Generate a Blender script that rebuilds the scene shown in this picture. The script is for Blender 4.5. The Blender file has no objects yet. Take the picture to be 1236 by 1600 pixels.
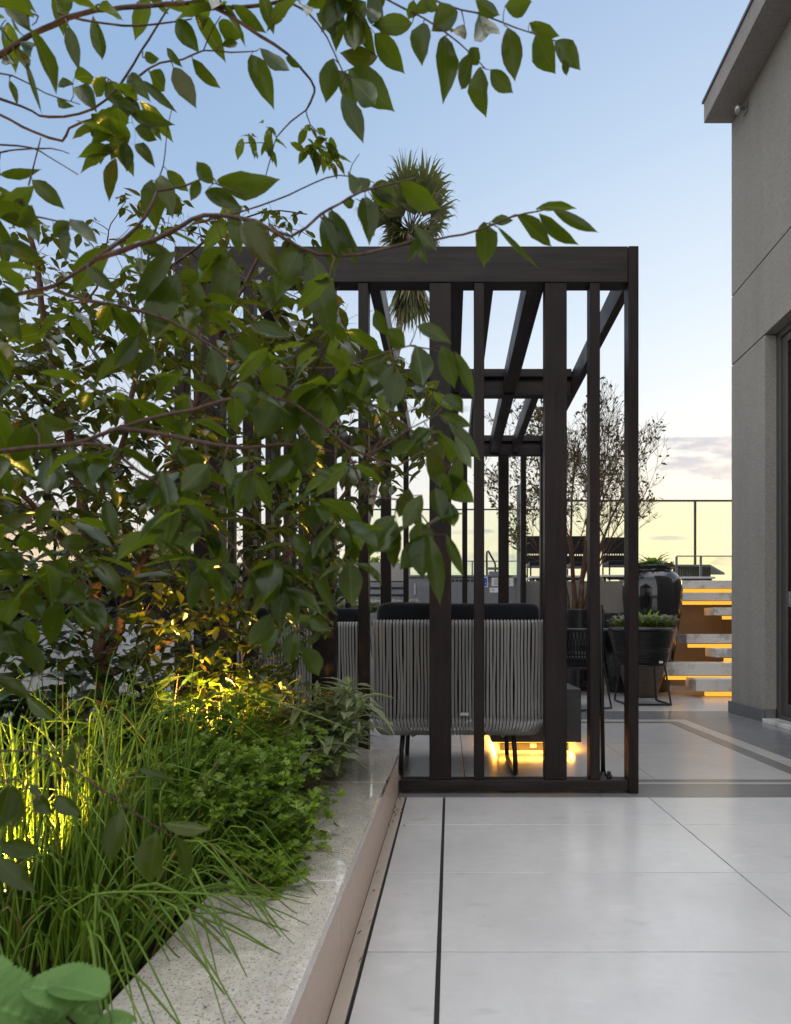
import bpy, math, random
import numpy as np
from mathutils import Vector as V, Matrix
R = math.radians
random.seed(7)
rnd = random.uniform
scene = bpy.context.scene
col = scene.collection
F, H, XV, YV = 960.0, 0.8, 703.0, 985.0

def P(px, py, d):
    """point seen at photo pixel (px,py) that stands d metres in front of the camera"""
    return V(((px - XV) * d / F, d, H + (YV - py) * d / F))
def proj(p):
    return (XV + p.x * F / p.y, YV - (p.z - H) * F / p.y) if p.y > .05 else (-9999, -9999)
def fx(px, d): return (px - XV) * d / F
def fz(py, d): return H + (YV - py) * d / F

def strip_light(x, y, z, w, h, power, parent):
    L = bpy.data.lights.new('strip_glow', 'AREA'); L.shape = 'RECTANGLE'; L.size = w; L.size_y = h; L.energy = power; L.color = (1, .43, .06)
    o = bpy.data.objects.new('strip_glow', L); col.objects.link(o); o.parent = parent; o.location = V((x, y, z)) - wloc(parent)
# ------------------------------------------------------------------ materials
class NT:
    def __init__(s, name):
        s.m = bpy.data.materials.new(name); s.m.use_nodes = True
        s.t = s.m.node_tree; s.t.nodes.clear()
        s.out = s.n('ShaderNodeOutputMaterial')
    def n(s, typ, **kw):
        nd = s.t.nodes.new(typ)
        for k, v in kw.items():
            if k.startswith('i_'):
                key = k[2:].replace('_', ' ')
                nd.inputs[key].default_value = v
            else: setattr(nd, k, v)
        return nd
    def l(s, a, b): s.t.links.new(a, b)
    def ramp(s, fac, stops, interp='LINEAR'):
        r = s.n('ShaderNodeValToRGB'); r.color_ramp.interpolation = interp
        el = r.color_ramp.elements
        while len(el) < len(stops): el.new(.5)
        for e, (p, c) in zip(el, stops):
            e.position = p; e.color = (*c, 1) if len(c) == 3 else c
        s.l(fac, r.inputs[0]); return r.outputs[0]
    def noise(s, scale, detail=4, vec=None, rough=.55, out='Fac'):
        nd = s.n('ShaderNodeTexNoise', i_Scale=scale, i_Detail=detail, i_Roughness=rough)
        if vec is not None: s.l(vec, nd.inputs['Vector'])
        return nd.outputs[out]
    def coord(s, scale=(1, 1, 1), which='Object'):
        tc = s.n('ShaderNodeTexCoord'); mp = s.n('ShaderNodeMapping')
        mp.inputs['Scale'].default_value = scale
        s.l(tc.outputs[which], mp.inputs[0]); return mp.outputs[0]
    def wcoord(s, scale=(1, 1, 1)):
        g = s.n('ShaderNodeNewGeometry'); mp = s.n('ShaderNodeMapping')
        mp.inputs['Scale'].default_value = scale
        s.l(g.outputs['Position'], mp.inputs[0]); return mp.outputs[0]
    def mix(s, fac, a, b, blend='MIX'):
        m = s.n('ShaderNodeMix', data_type='RGBA', blend_type=blend)
        for sock, v in ((m.inputs[0], fac), (m.inputs[6], a), (m.inputs[7], b)):
            if hasattr(v, 'is_output'): s.l(v, sock)
            elif isinstance(v, (int, float)): sock.default_value = v
            else: sock.default_value = (*v, 1)
        return m.outputs[2]
    def maprange(s, v, a, b, c, d):
        m = s.n('ShaderNodeMapRange'); s.l(v, m.inputs[0])
        for i, x in enumerate((a, b, c, d)): m.inputs[i + 1].default_value = x
        return m.outputs[0]
    def bump(s, h, strength=.3, dist=.01, nrm=None):
        b = s.n('ShaderNodeBump'); b.inputs['Strength'].default_value = strength
        b.inputs['Distance'].default_value = dist
        s.l(h, b.inputs['Height'])
        if nrm is not None: s.l(nrm, b.inputs['Normal'])
        return b.outputs[0]
    def bsdf(s, color, rough=.5, metal=0, spec=.5, normal=None, **kw):
        b = s.n('ShaderNodeBsdfPrincipled')
        for key, v in (('Base Color', color), ('Roughness', rough), ('Metallic', metal), ('Specular IOR Level', spec)):
            if hasattr(v, 'is_output'): s.l(v, b.inputs[key])
            elif isinstance(v, (int, float)): b.inputs[key].default_value = v
            else: b.inputs[key].default_value = (*v, 1)
        if normal is not None: s.l(normal, b.inputs['Normal'])
        for k, v in kw.items(): b.inputs[k.replace('_', ' ')].default_value = v
        return b
    def done(s, sh): s.l(sh if hasattr(sh, 'is_output') else sh.outputs[0], s.out.inputs[0]); return s.m

def island(nt): return nt.n('ShaderNodeNewGeometry').outputs['Random Per Island']

def m_simple(name, c, rough=.5, metal=0, spec=.5, var=.12, sc=30, bump=.1):
    nt = NT(name); w = nt.coord()
    nz = nt.noise(sc, 5, w)
    cc = nt.mix(nz, [x * (1 - var) for x in c], [min(1, x * (1 + var)) for x in c])
    return nt.done(nt.bsdf(cc, nt.maprange(nz, .3, .7, max(.02, rough - .06), rough + .06), metal, spec, nt.bump(nz, bump, .003)))

def m_tile(name, c, rough=.32, tint=.06, mott=.10):
    nt = NT(name); w = nt.wcoord()
    big = nt.noise(1.7, 5, w, .55); fine = nt.noise(140, 4, w, .6); st = nt.noise(9, 5, nt.wcoord((1.1, 1.9, 1)), .6)
    isl = island(nt)
    a = nt.mix(isl, [x * (1 - tint) for x in c], [x * (1 + tint) for x in c])
    a = nt.mix(nt.maprange(big, .3, .7, 0, mott * 6), a, [x * .66 for x in c])
    md = nt.noise(14, 6, w, .7); sm = nt.noise(5.5, 3, nt.wcoord((1, 2.2, 1)), .5)
    a = nt.mix(nt.maprange(md, .42, .68, 0, .30), a, [x * .72 for x in c])
    a = nt.mix(nt.maprange(sm, .62, .72, 0, .35), a, [x * .62 for x in c])
    a = nt.mix(nt.maprange(sm, .30, .36, .25, 0), a, [min(1, x * 1.15) for x in c])
    a = nt.mix(nt.maprange(st, .5, .78, 0, .13), a, [x * .8 for x in c])
    dots = nt.n('ShaderNodeTexVoronoi', i_Scale=9.0); nt.l(w, dots.inputs['Vector'])
    a = nt.mix(nt.maprange(dots.outputs['Distance'], .015, .03, .35, 0), a, (.1, .08, .06))
    a = nt.mix(nt.maprange(fine, .3, .7, 0, .12), a, [x * .7 for x in c])
    ro = nt.n('ShaderNodeMath', operation='ADD')
    nt.l(nt.maprange(big, .3, .7, rough - .03, rough + .03), ro.inputs[0]); nt.l(nt.maprange(st, .4, .7, -.01, .02), ro.inputs[1])
    nb = nt.bump(fine, .12, .0015, nt.bump(big, .05, .01))
    return nt.done(nt.bsdf(a, ro.outputs[0], 0, .5, nb))

def m_wood(name, c, axis):
    nt = NT(name); sc = [26, 26, 26]; sc[axis] = 1.4
    v = nt.wcoord(sc); g = nt.noise(1.6, 7, v, .65); g2 = nt.noise(5, 3, nt.wcoord(), .5)
    k = nt.n('ShaderNodeTexVoronoi', i_Scale=1.0); sk = [5, 5, 5]; sk[axis] = 2.2
    nt.l(nt.wcoord(sk), k.inputs['Vector'])
    a = nt.mix(nt.maprange(g, .3, .72, 0, 1), [x * .45 for x in c], [x * 1.9 for x in c])
    a = nt.mix(nt.maprange(k.outputs['Distance'], .03, .13, .7, 0), a, [x * .35 for x in c])
    return nt.done(nt.bsdf(a, nt.maprange(g2, .3, .7, .4, .55), 0, .22, nt.bump(g, .35, .002)))

def m_granite():
    nt = NT('granite'); w = nt.wcoord()
    sp = nt.noise(210, 3, w, .7); md = nt.noise(60, 5, w, .65); bg = nt.noise(7, 5, nt.wcoord((1.5, .6, 1)), .6)
    vein = nt.noise(22, 6, nt.wcoord((1, .35, 1)), .65)
    a = nt.mix(nt.maprange(md, .35, .65, 0, 1), (.88, .80, .70), (.70, .62, .53))
    a = nt.mix(nt.maprange(bg, .42, .66, 0, .5), a, (.50, .47, .43))
    a = nt.mix(nt.maprange(vein, .55, .7, 0, .5), a, (.48, .41, .34))
    a = nt.mix(nt.maprange(sp, .57, .64, 0, .9), a, (.08, .075, .07))
    a = nt.mix(nt.maprange(sp, .3, .36, .7, 0), a, (.74, .70, .64))
    return nt.done(nt.bsdf(a, nt.maprange(bg, .3, .7, .08, .16), 0, .6, nt.bump(md, .02, .001), Coat_Weight=1.0, Coat_Roughness=.035, Coat_IOR=1.6))

def m_stone_face():
    nt = NT('planter_stone'); w = nt.wcoord()
    g = nt.noise(8, 7, nt.wcoord((1, 1.2, 6)), .65); f = nt.noise(160, 3, w, .6)
    a = nt.mix(g, (.78, .60, .48), (.64, .50, .41))
    a = nt.mix(nt.maprange(f, .55, .7, 0, .4), a, (.33, .25, .2))
    return nt.done(nt.bsdf(a, .38, 0, .4, nt.bump(f, .1, .001)))

def m_stucco(name, c):
    nt = NT(name); w = nt.wcoord()
    f = nt.noise(70, 4, w, .8); b = nt.noise(1.6, 4, nt.wcoord((1.5, 1.5, .4)), .5)
    a = nt.mix(nt.maprange(b, .35, .65, 0, 1), [x * .92 for x in c], [x * 1.05 for x in c])
    stk = nt.noise(1.0, 6, nt.wcoord((7, 7, .35)), .65)
    a = nt.mix(nt.maprange(stk, .52, .72, 0, .28), a, [x * .55 for x in c])
    a = nt.mix(nt.maprange(f, .42, .64, 0, .55), a, [x * .52 for x in c])
    return nt.done(nt.bsdf(a, .85, 0, .25, nt.bump(f, .8, .006)))

def m_leaf(name, dark, mid, light, rough=.33, back=(.10, .15, .045), transl=.3, tcol=(.16, .27, .03), rare=.93, spec=.5, brown=(.14, .10, .02)):
    nt = NT(name); isl = island(nt)
    uv = nt.n('ShaderNodeUVMap'); sx = nt.n('ShaderNodeSeparateXYZ'); nt.l(uv.outputs[0], sx.inputs[0])
    c = nt.ramp(isl, [(0, dark), (.45, mid), (.8, light), (rare, light), (min(1, rare + .04), brown)])
    w = nt.wcoord(); nz = nt.noise(45, 4, w, .6)
    c = nt.mix(nt.maprange(nz, .35, .7, 0, .45), c, dark)
    # midrib and side veins
    u = nt.n('ShaderNodeMath', operation='SUBTRACT'); nt.l(sx.outputs[0], u.inputs[0]); u.inputs[1].default_value = .5
    au = nt.n('ShaderNodeMath', operation='ABSOLUTE'); nt.l(u.outputs[0], au.inputs[0])
    vv = nt.n('ShaderNodeMath', operation='MULTIPLY_ADD'); nt.l(au.outputs[0], vv.inputs[0]); vv.inputs[1].default_value = -.9; nt.l(sx.outputs[1], vv.inputs[2])
    wv = nt.n('ShaderNodeMath', operation='MULTIPLY'); nt.l(vv.outputs[0], wv.inputs[0]); wv.inputs[1].default_value = 62
    sn = nt.n('ShaderNodeMath', operation='SINE'); nt.l(wv.outputs[0], sn.inputs[0])
    c = nt.mix(nt.maprange(sn.outputs[0], .6, 1, 0, .07), c, [x * 1.6 for x in light])
    c = nt.mix(nt.maprange(au.outputs[0], .015, .045, .55, 0), c, [min(1, x * 1.9 + .02) for x in light])
    gm = nt.n('ShaderNodeNewGeometry')
    c = nt.mix(nt.maprange(gm.outputs['Backfacing'], 0, 1, 0, .55), c, back)
    nb = nt.bump(sn.outputs[0], .05, .001)
    b = nt.bsdf(c, nt.maprange(nz, .3, .7, rough - .07, rough + .1), 0, spec, nb)
    tr = nt.n('ShaderNodeBsdfTranslucent'); nt.l(nt.mix(isl, tcol, [x * .6 for x in tcol]), tr.inputs[0])
    mx = nt.n('ShaderNodeMixShader'); mx.inputs[0].default_value = transl
    nt.l(b.outputs[0], mx.inputs[1]); nt.l(tr.outputs[0], mx.inputs[2])
    return nt.done(mx)

def m_bark(name, c1, c2, sc=60):
    nt = NT(name); v = nt.wcoord((1, 1, .35)); n1 = nt.noise(sc, 6, v, .65); n2 = nt.noise(sc * .25, 4, nt.wcoord(), .6)
    a = nt.mix(nt.maprange(n1, .3, .7, 0, 1), c1, c2)
    a = nt.mix(nt.maprange(n2, .55, .7, 0, .6), a, [min(1, x * 1.7) for x in c2])
    return nt.done(nt.bsdf(a, .7, 0, .3, nt.bump(n1, .7, .004)))

def m_rope(name, c):
    nt = NT(name); uv = nt.n('ShaderNodeUVMap'); mp = nt.n('ShaderNodeMapping'); mp.inputs['Scale'].default_value = (2, 1, 1)
    nt.l(uv.outputs[0], mp.inputs[0])
    w1 = nt.n('ShaderNodeTexWave', wave_type='BANDS', bands_direction='DIAGONAL', i_Scale=20.0); nt.l(mp.outputs[0], w1.inputs['Vector'])
    nz = nt.noise(300, 2, nt.wcoord())
    isl = island(nt)
    a = nt.mix(w1.outputs['Fac'], [x * .82 for x in c], c)
    a = nt.mix(nt.maprange(isl, 0, 1, 0, .2), a, [x * .65 for x in c])
    return nt.done(nt.bsdf(a, .8, 0, .2, nt.bump(w1.outputs['Fac'], .9, .004, nt.bump(nz, .3, .001))))

def m_glass(name, tint=(.93, .97, .95), refl=1.0):
    nt = NT(name); fr = nt.n('ShaderNodeFresnel'); fr.inputs[0].default_value = 1.45
    t = nt.n('ShaderNodeBsdfTransparent'); t.inputs[0].default_value = (*tint, 1)
    g = nt.n('ShaderNodeBsdfGlossy'); g.inputs['Roughness'].default_value = .01
    m = nt.n('ShaderNodeMixShader'); fm = nt.n('ShaderNodeMath', operation='MULTIPLY'); fm.inputs[1].default_value = refl
    nt.l(fr.outputs[0], fm.inputs[0]); nt.l(fm.outputs[0], m.inputs[0]); nt.l(t.outputs[0], m.inputs[1]); nt.l(g.outputs[0], m.inputs[2])
    return nt.done(m)

def m_emit(name, c, s):
    nt = NT(name); e = nt.n('ShaderNodeEmission'); e.inputs[0].default_value = (*c, 1); e.inputs[1].default_value = s
    return nt.done(e)

def m_marble():
    nt = NT('marble'); w = nt.wcoord(); n1 = nt.noise(5, 8, w, .7); n2 = nt.noise(40, 4, w)
    a = nt.mix(nt.maprange(n1, .5, .62, 0, .8), (.80, .77, .73), (.38, .37, .36))
    a = nt.mix(nt.maprange(n2, .55, .7, 0, .3), a, (.45, .42, .40))
    return nt.done(nt.bsdf(a, .22, 0, .5))

def m_soil():
    nt = NT('soil'); w = nt.wcoord(); n1 = nt.noise(45, 7, w, .7); n2 = nt.noise(160, 4, w, .7)
    a = nt.mix(nt.maprange(n1, .35, .65, 0, 1), (.012, .008, .005), (.07, .042, .024))
    a = nt.mix(nt.maprange(n2, .62, .7, 0, .7), a, (.16, .10, .055))
    return nt.done(nt.bsdf(a, .9, 0, .2, nt.bump(n1, 1, .03, nt.bump(n2, .8, .01))))

def m_fabric(name, c):
    nt = NT(name); w = nt.coord(); n1 = nt.noise(8, 4, w); n2 = nt.noise(600, 2, w)
    a = nt.mix(n1, [x * .8 for x in c], [x * 1.25 for x in c])
    b = nt.bsdf(a, .9, 0, .2, nt.bump(n2, .4, .001, nt.bump(n1, .25, .02)))
    b.inputs['Sheen Weight'].default_value = .25
    return nt.done(b)

M = dict(
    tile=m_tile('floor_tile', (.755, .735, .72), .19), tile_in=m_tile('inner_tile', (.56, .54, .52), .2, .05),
    grey=m_tile('grey_tile', (.235, .235, .24), .19, .08), grey_dark=m_tile('dark_tile', (.25, .24, .23), .2, .05),
    pale=m_tile('pale_strip', (.58, .54, .49), .2, .04), joint=m_simple('joint', (.03, .028, .026), .8),
    kerb=m_tile('beige_strip', (.60, .52, .44), .45, .04),
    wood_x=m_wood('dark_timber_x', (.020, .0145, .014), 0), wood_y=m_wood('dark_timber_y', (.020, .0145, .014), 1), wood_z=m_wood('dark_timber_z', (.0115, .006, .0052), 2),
    granite=m_granite(), stoneface=m_stone_face(), stucco=m_stucco('grey_stucco', (.345, .325, .292)),
    eave=m_stucco('eave_plaster', (.37, .34, .32)), base=m_tile('baseboard', (.17, .17, .175), .5),
    brownwall=m_stucco('taupe_wall', (.30, .235, .19)), deckwall=m_stucco('deck_wall_render', (.34, .32, .29)),
    white=m_stucco('white_render', (.66, .66, .66)), marble=m_marble(), soil=m_soil(),
    leaf=m_leaf('leaf', (.011, .022, .0035), (.025, .046, .0055), (.064, .090, .010), .2, back=(.022, .042, .007), transl=.40, tcol=(.22, .30, .012), spec=.38),
    leaf_back=m_leaf('leaf_small', (.012, .024, .005), (.024, .042, .008), (.046, .066, .012), .24, back=(.035, .065, .018), tcol=(.16, .17, .012), spec=.45),
    shrub=m_leaf('shrub_leaf', (.010, .024, .009), (.016, .036, .012), (.028, .055, .016), .25, transl=.15),
    lime=m_leaf('lime_leaf', (.10, .20, .02), (.16, .28, .03), (.24, .36, .05), .45, back=(.2, .32, .05), tcol=(.35, .5, .05), transl=.4), litpot=m_simple('lit_brown_pot', (.085, .055, .038), .3, 0, .5, .35, 6, .03), door=m_simple('door_frame', (.10, .095, .093), .38, .3, .5, bump=.02),  # pot brown: lit tone of the dark bowl put into its colour
    yellowleaf=m_leaf('basil_leaf', (.05, .10, .014), (.075, .13, .018), (.11, .17, .022), .4, tcol=(.3, .32, .02), transl=.4),
    chive=m_leaf('chive_blade', (.10, .19, .016), (.15, .26, .022), (.21, .33, .03), .42, back=(.11, .2, .03), transl=.35, tcol=(.3, .42, .03), rare=.91, brown=(.32, .25, .07)),
    parsley=m_leaf('parsley_leaf', (.09, .17, .007), (.15, .24, .012), (.22, .33, .02), .42, back=(.09, .17, .03), transl=.38, tcol=(.26, .42, .02), rare=.97, brown=(.22, .2, .03)),
    sage=m_leaf('sage_leaf', (.26, .32, .13), (.34, .40, .18), (.43, .49, .25), .65, back=(.38, .43, .26), transl=.25, tcol=(.26, .34, .1), spec=.2, rare=.99),
    thyme=m_leaf('thyme_leaf', (.055, .085, .025), (.09, .12, .04), (.13, .16, .06), .6, transl=.2),
    mint=m_leaf('mint_leaf', (.085, .19, .035), (.12, .25, .05), (.16, .30, .07), .7, back=(.16, .28, .10), transl=.3, tcol=(.25, .4, .08), spec=.25, rare=.99),
    palm=m_leaf('palm_leaf', (.035, .045, .014), (.07, .078, .024), (.16, .145, .055), .5, transl=.25, tcol=(.26, .26, .07), rare=.7, brown=(.26, .20, .10)),
    tinyleaf=m_leaf('tiny_leaf', (.03, .032, .010), (.05, .048, .014), (.09, .06, .02), .45, transl=.25, tcol=(.2, .16, .03), rare=.85, brown=(.12, .05, .02)),
    petal=m_simple('petal', (.78, .76, .66), .6), stem=m_simple('green_stem', (.08, .14, .03), .5),
    bark=m_bark('bark', (.05, .026, .018), (.13, .070, .045)), twig=m_bark('twig_bark', (.055, .030, .022), (.12, .07, .048), 120),
    redbark=m_bark('red_bark', (.045, .022, .014), (.15, .075, .045), 40), palmbark=m_bark('palm_bark', (.10, .08, .06), (.24, .19, .14), 30),
    rope=m_rope('grey_rope', (.95, .90, .85)), darkrope=m_rope('dark_rope', (.018, .018, .019)),
    black=m_simple('black_metal', (.012, .012, .013), .35, .2, .5, bump=.02), cushion=m_fabric('navy_cushion', (.009, .010, .014)),
    weave=m_simple('dark_weave', (.011, .011, .012), .45, 0, .4, sc=120, bump=.3),
    darkstone=m_simple('dark_stone', (.022, .021, .021), .35, 0, .5, .4, 18, .05), speckle=m_simple('speckled_stone', (.05, .045, .04), .4, 0, .5, .6, 160, .1),
    glaze=m_simple('black_glaze', (.010, .010, .013), .1, 0, .7, .3, 4, .03), pot=m_simple('dark_pot', (.018, .018, .02), .25, 0, .5, .3, 8, .03),
    frame=m_simple('bronze_frame', (.045, .042, .042), .35, .4, .5, bump=.02), alu=m_simple('grey_metal', (.16, .165, .18), .4, .3, .5, bump=.02),
    lightalu=m_simple('steel', (.45, .45, .46), .3, .8, .5, bump=.02), cabinet=m_simple('cabinet_paint', (.17, .175, .185), .45, 0, .4, bump=.03),
    paper=m_simple('paper', (.72, .72, .72), .6), ink=m_simple('ink', (.16, .16, .17), .7), blue=m_simple('sign_blue', (.02, .06, .42), .4),
    glass=m_glass('clear_glass'), glass_green=m_glass('green_glass', (.95, .97, .90)), doorglass=m_glass('door_glass', (.5, .47, .44), 1.4),
    curtain=m_fabric('curtain', (.30, .22, .16)), led=m_emit('led_warm', (1, .49, .06), 1.1), ledtable=m_emit('led_table', (1, .50, .05), 2.5),
    lens=m_emit('spot_lens', (1, .66, .2), 15), deck=m_tile('deck_tile', (.5, .48, .45), .4), land=m_simple('land', (.12, .12, .10), .9, var=.5, sc=.2),
    tag=m_simple('tag_white', (.75, .74, .72), .4),
)

# ------------------------------------------------------------------ mesh builder
def wloc(o):
    p = V((0, 0, 0))
    while o is not None: p += o.location; o = o.parent
    return p
class MB:
    def __init__(s): s.v = []; s.f = []; s.uv = []; s.mi = []
    def add(s, vs, fs, uvs=None, mi=0):
        b = len(s.v); s.v.extend(vs)
        for k, f in enumerate(fs):
            s.f.append([b + i for i in f]); s.mi.append(mi)
            s.uv.append([uvs[i] for i in f] if uvs else [(0, 0)] * len(f))
    def box(s, x0, x1, y0, y1, z0, z1, mi=0):
        vs = [V((x, y, z)) for z in (z0, z1) for y in (y0, y1) for x in (x0, x1)]
        s.add(vs, [(0, 2, 3, 1), (4, 5, 7, 6), (0, 1, 5, 4), (2, 6, 7, 3), (0, 4, 6, 2), (1, 3, 7, 5)], mi=mi); return s
    def quad(s, x0, x1, y0, y1, z):
        s.add([V((x0, y0, z)), V((x1, y0, z)), V((x1, y1, z)), V((x0, y1, z))], [(0, 1, 2, 3)]); return s
    def tube(s, pts, rad, n=6, cap=True, mi=0, closed=False):
        pts = [V(p) for p in pts]; m = len(pts)
        if not hasattr(rad, '__len__'): rad = [rad] * m
        vs = []; uv = []; up = None; L = 0
        for i, p in enumerate(pts):
            if closed: t = pts[(i + 1) % m] - pts[i - 1]
            else: t = pts[min(i + 1, m - 1)] - pts[max(i - 1, 0)]
            t = t.normalized() if t.length > 1e-9 else V((0, 0, 1))
            if up is None:
                up = V((0, 0, 1)) if abs(t.z) < .8 else V((1, 0, 0))
            a = (up - t * up.dot(t)).normalized(); b = t.cross(a); up = a
            if i: L += (p - pts[i - 1]).length
            for k in range(n):
                an = 2 * math.pi * k / n
                vs.append(p + (a * math.cos(an) + b * math.sin(an)) * rad[i]); uv.append((k / n, L / .12))
        fs = []
        for i in range(m if closed else m - 1):
            j = (i + 1) % m
            for k in range(n):
                fs.append((i * n + k, i * n + (k + 1) % n, j * n + (k + 1) % n, j * n + k))
        if cap and not closed:
            fs.append(tuple(range(n - 1, -1, -1))); fs.append(tuple((m - 1) * n + k for k in range(n)))
        s.add(vs, fs, uv, mi); return s
    def lathe(s, prof, n=40, c=(0, 0, 0), a0=0, a1=2 * math.pi, mi=0, skip=None):
        full = abs(a1 - a0 - 2 * math.pi) < 1e-6; cols = n if full else n + 1
        vs = []; uv = []
        for j, (r, z) in enumerate(prof):
            for k in range(cols):
                an = a0 + (a1 - a0) * k / n
                vs.append(V((c[0] + r * math.cos(an), c[1] + r * math.sin(an), c[2] + z))); uv.append((k / n, j / len(prof)))
        fs = []
        for j in range(len(prof) - 1):
            for k in range(n):
                if skip and skip(j, k): continue
                k2 = (k + 1) % cols
                fs.append((j * cols + k, j * cols + k2, (j + 1) * cols + k2, (j + 1) * cols + k))
        s.add(vs, fs, uv, mi); return s
    def leaf(s, base, ax, n, L, W, curl=.15, fold=.25, prof=None, wav=.0, mi=0, side=0.0):
        """one leaf blade: base point, axis direction, face normal, length, full width"""
        ax = ax.normalized(); w = n.cross(ax)
        if w.length < 1e-4: w = V((1, 0, 0)).cross(ax)
        w.normalize(); n = ax.cross(w)
        prof = prof or LEAFP; vs = []; uv = []
        ph = rnd(0, 6)
        for t, hw in prof:
            c = base + ax * (L * (t - .12 * curl * t * t)) - n * (curl * L * t * t) + w * (side * L * t * t)
            h = hw * W; wv = wav * h * math.sin(ph + t * 14)
            vs += [c - w * h + n * (fold * h + wv), c, c + w * h + n * (fold * h - wv)]
            uv += [(.5 - hw, t), (.5, t), (.5 + hw, t)]
        fs = []
        for i in range(len(prof) - 1):
            a = i * 3
            fs += [(a, a + 1, a + 4, a + 3), (a + 1, a + 2, a + 5, a + 4)]
        s.add(vs, fs, uv, mi); return s
    def build(s, name, mats, parent=None, smooth=False, bevel=0, world=True, segs=2):
        me = bpy.data.meshes.new(name)
        off = wloc(parent) if (parent is not None and world) else V((0, 0, 0))
        me.from_pydata([tuple(p - off) for p in s.v], [], s.f); 
        ul = me.uv_layers.new(name='UVMap')
        flat = [c for f in s.uv for u in f for c in u]
        ul.data.foreach_set('uv', flat)
        for m in (mats if isinstance(mats, (list, tuple)) else [mats]): me.materials.append(m)
        me.polygons.foreach_set('material_index', s.mi)
        if smooth: me.polygons.foreach_set('use_smooth', [True] * len(s.f))
        me.update()
        o = bpy.data.objects.new(name, me); col.objects.link(o)
        if parent is not None: o.parent = parent
        if bevel:
            b = o.modifiers.new('bevel', 'BEVEL'); b.width = bevel; b.segments = segs; b.limit_method = 'ANGLE'
        return o
LEAFP = [(0, .01), (.05, .11), (.15, .28), (.30, .43), (.46, .49), (.62, .45), (.77, .31), (.88, .15), (.95, .05), (1, .004)]
LEAFS = [(0, .02), (.16, .29), (.45, .5), (.74, .33), (.9, .1), (1, .01)]
NARROW = [(0, .08), (.15, .3), (.4, .5), (.65, .46), (.85, .25), (1, .02)]

def tag(o, label=None, cat=None, group=None, kind=None):
    for k, v in (('label', label), ('category', cat), ('group', group), ('kind', kind)):
        if v: o[k] = v
    return o
def empty(name, loc, label=None, cat=None, group=None):
    o = bpy.data.objects.new(name, None); col.objects.link(o); o.location = loc; o.empty_display_size = .1
    return tag(o, label, cat, group)
def struct(name, mb, mat, **kw): return tag(mb.build(name, mat, **kw), kind='structure')
def copy_tree(o, parent=None):
    c = o.copy(); col.objects.link(c); c.parent = parent
    for ch in o.children: copy_tree(ch, c)
    return c

# ------------------------------------------------------------------ setting: ground, floors
struct('ground', MB().quad(-3000, 3000, -400, 6000, -6), M['land'])
DECK_Y, DECK_Z = 9.0, 1.52
struct('floor_bed', MB().box(-6, 7, -5, 9.3, -.3, -.012), M['joint'])
def tiles(name, xs, ys, mat, gap=.0021):
    mb = MB()
    for a, b in zip(xs, xs[1:]):
        for c, d in zip(ys, ys[1:]): mb.box(a + gap, b - gap, c + gap, d - gap, -.010, 0)
    return struct(name, mb, mat, bevel=.001, segs=1)
ysf = [-4.97 + .5 * i for i in range(16)]      # joints every half metre
ysf = [y for y in ysf if y < 2.7] + [2.945]
tiles('floor', [-.027 + .003] + [.953 + .98 * i for i in range(2)] + [2.745], ysf, M['tile'])
tiles('floor_strip', [-.208, -.031], ysf, M['tile'])
struct('floor_edge', MB().box(-.25, -.215, -5, 2.945, -.010, -.001), M['kerb'])
tiles('floor_band', [-.25 + .98 * i for i in range(4)] , [2.948, 3.2], M['grey_dark'])
struct('floor_band_line', MB().box(-.25, 2.74, 3.203, 3.238, -.010, 0), M['pale'])
struct('floor_band_inner', MB().box(-.25, 1.9, 3.241, 3.30, -.010, 0), M['grey_dark'])
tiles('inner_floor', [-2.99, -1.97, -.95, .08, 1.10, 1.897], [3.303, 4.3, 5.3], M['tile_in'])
tiles('border_band', [1.9, 2.0], [3.241, 3.8, 4.8, 5.40], M['grey_dark'])
tiles('border_line', [2.0, 2.115], [3.241, 3.8, 4.8, 5.515], M['pale'])
struct('border_band_back', MB().box(-3, 1.897, 5.303, 5.397, -.010, 0), M['grey_dark'])
struct('border_line_back', MB().box(-3, 1.998, 5.403, 5.515, -.010, 0), M['pale'])
tiles('side_floor', [2.118, 2.9], [3.241, 4.2, 5.515], M['grey'])
tiles('back_floor', [-3 + 1.0 * i for i in range(9)], [5.518, 6.1], M['grey'])
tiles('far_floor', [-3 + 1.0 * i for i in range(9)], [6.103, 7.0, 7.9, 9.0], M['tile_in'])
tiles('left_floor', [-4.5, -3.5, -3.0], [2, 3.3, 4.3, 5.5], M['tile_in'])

# ------------------------------------------------------------------ planter with granite coping
PX0, PX1, PZ, PEND = -.25, -.53, .22, 3.0
pl = empty('raised_planter', (-.4, 1, 0), 'long raised planter of beige stone with polished granite coping beside the pale floor', 'planter')
mb = MB(); ysl = [-1.5, -.32, .62, 1.425, 2.35, PEND]
for a, b in zip(ysl, ysl[1:]): mb.box(PX1, PX0 + .004, a + .0012, b - .0012, PZ - .03, PZ)
mb.build('coping', M['granite'], pl, bevel=.003)
mb = MB()
for a, b in zip([-1.5, -.5, .48, 1.43, 2.39], [-.5, .48, 1.43, 2.39, PEND]): mb.box(PX0 - .03, PX0 - .002, a + .0018, b - .0018, -.005, PZ - .031)
mb.box(PX0 - .03, -2.3, PEND - .03, PEND - .002, -.005, PZ - .031)
mb.build('front_face', M['stoneface'], pl, bevel=.002)
mb = MB().box(-2.3, PX1 - .002, PEND - .1, PEND, PZ - .03, PZ); mb.build('end_coping', M['granite'], pl, bevel=.003)
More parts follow.
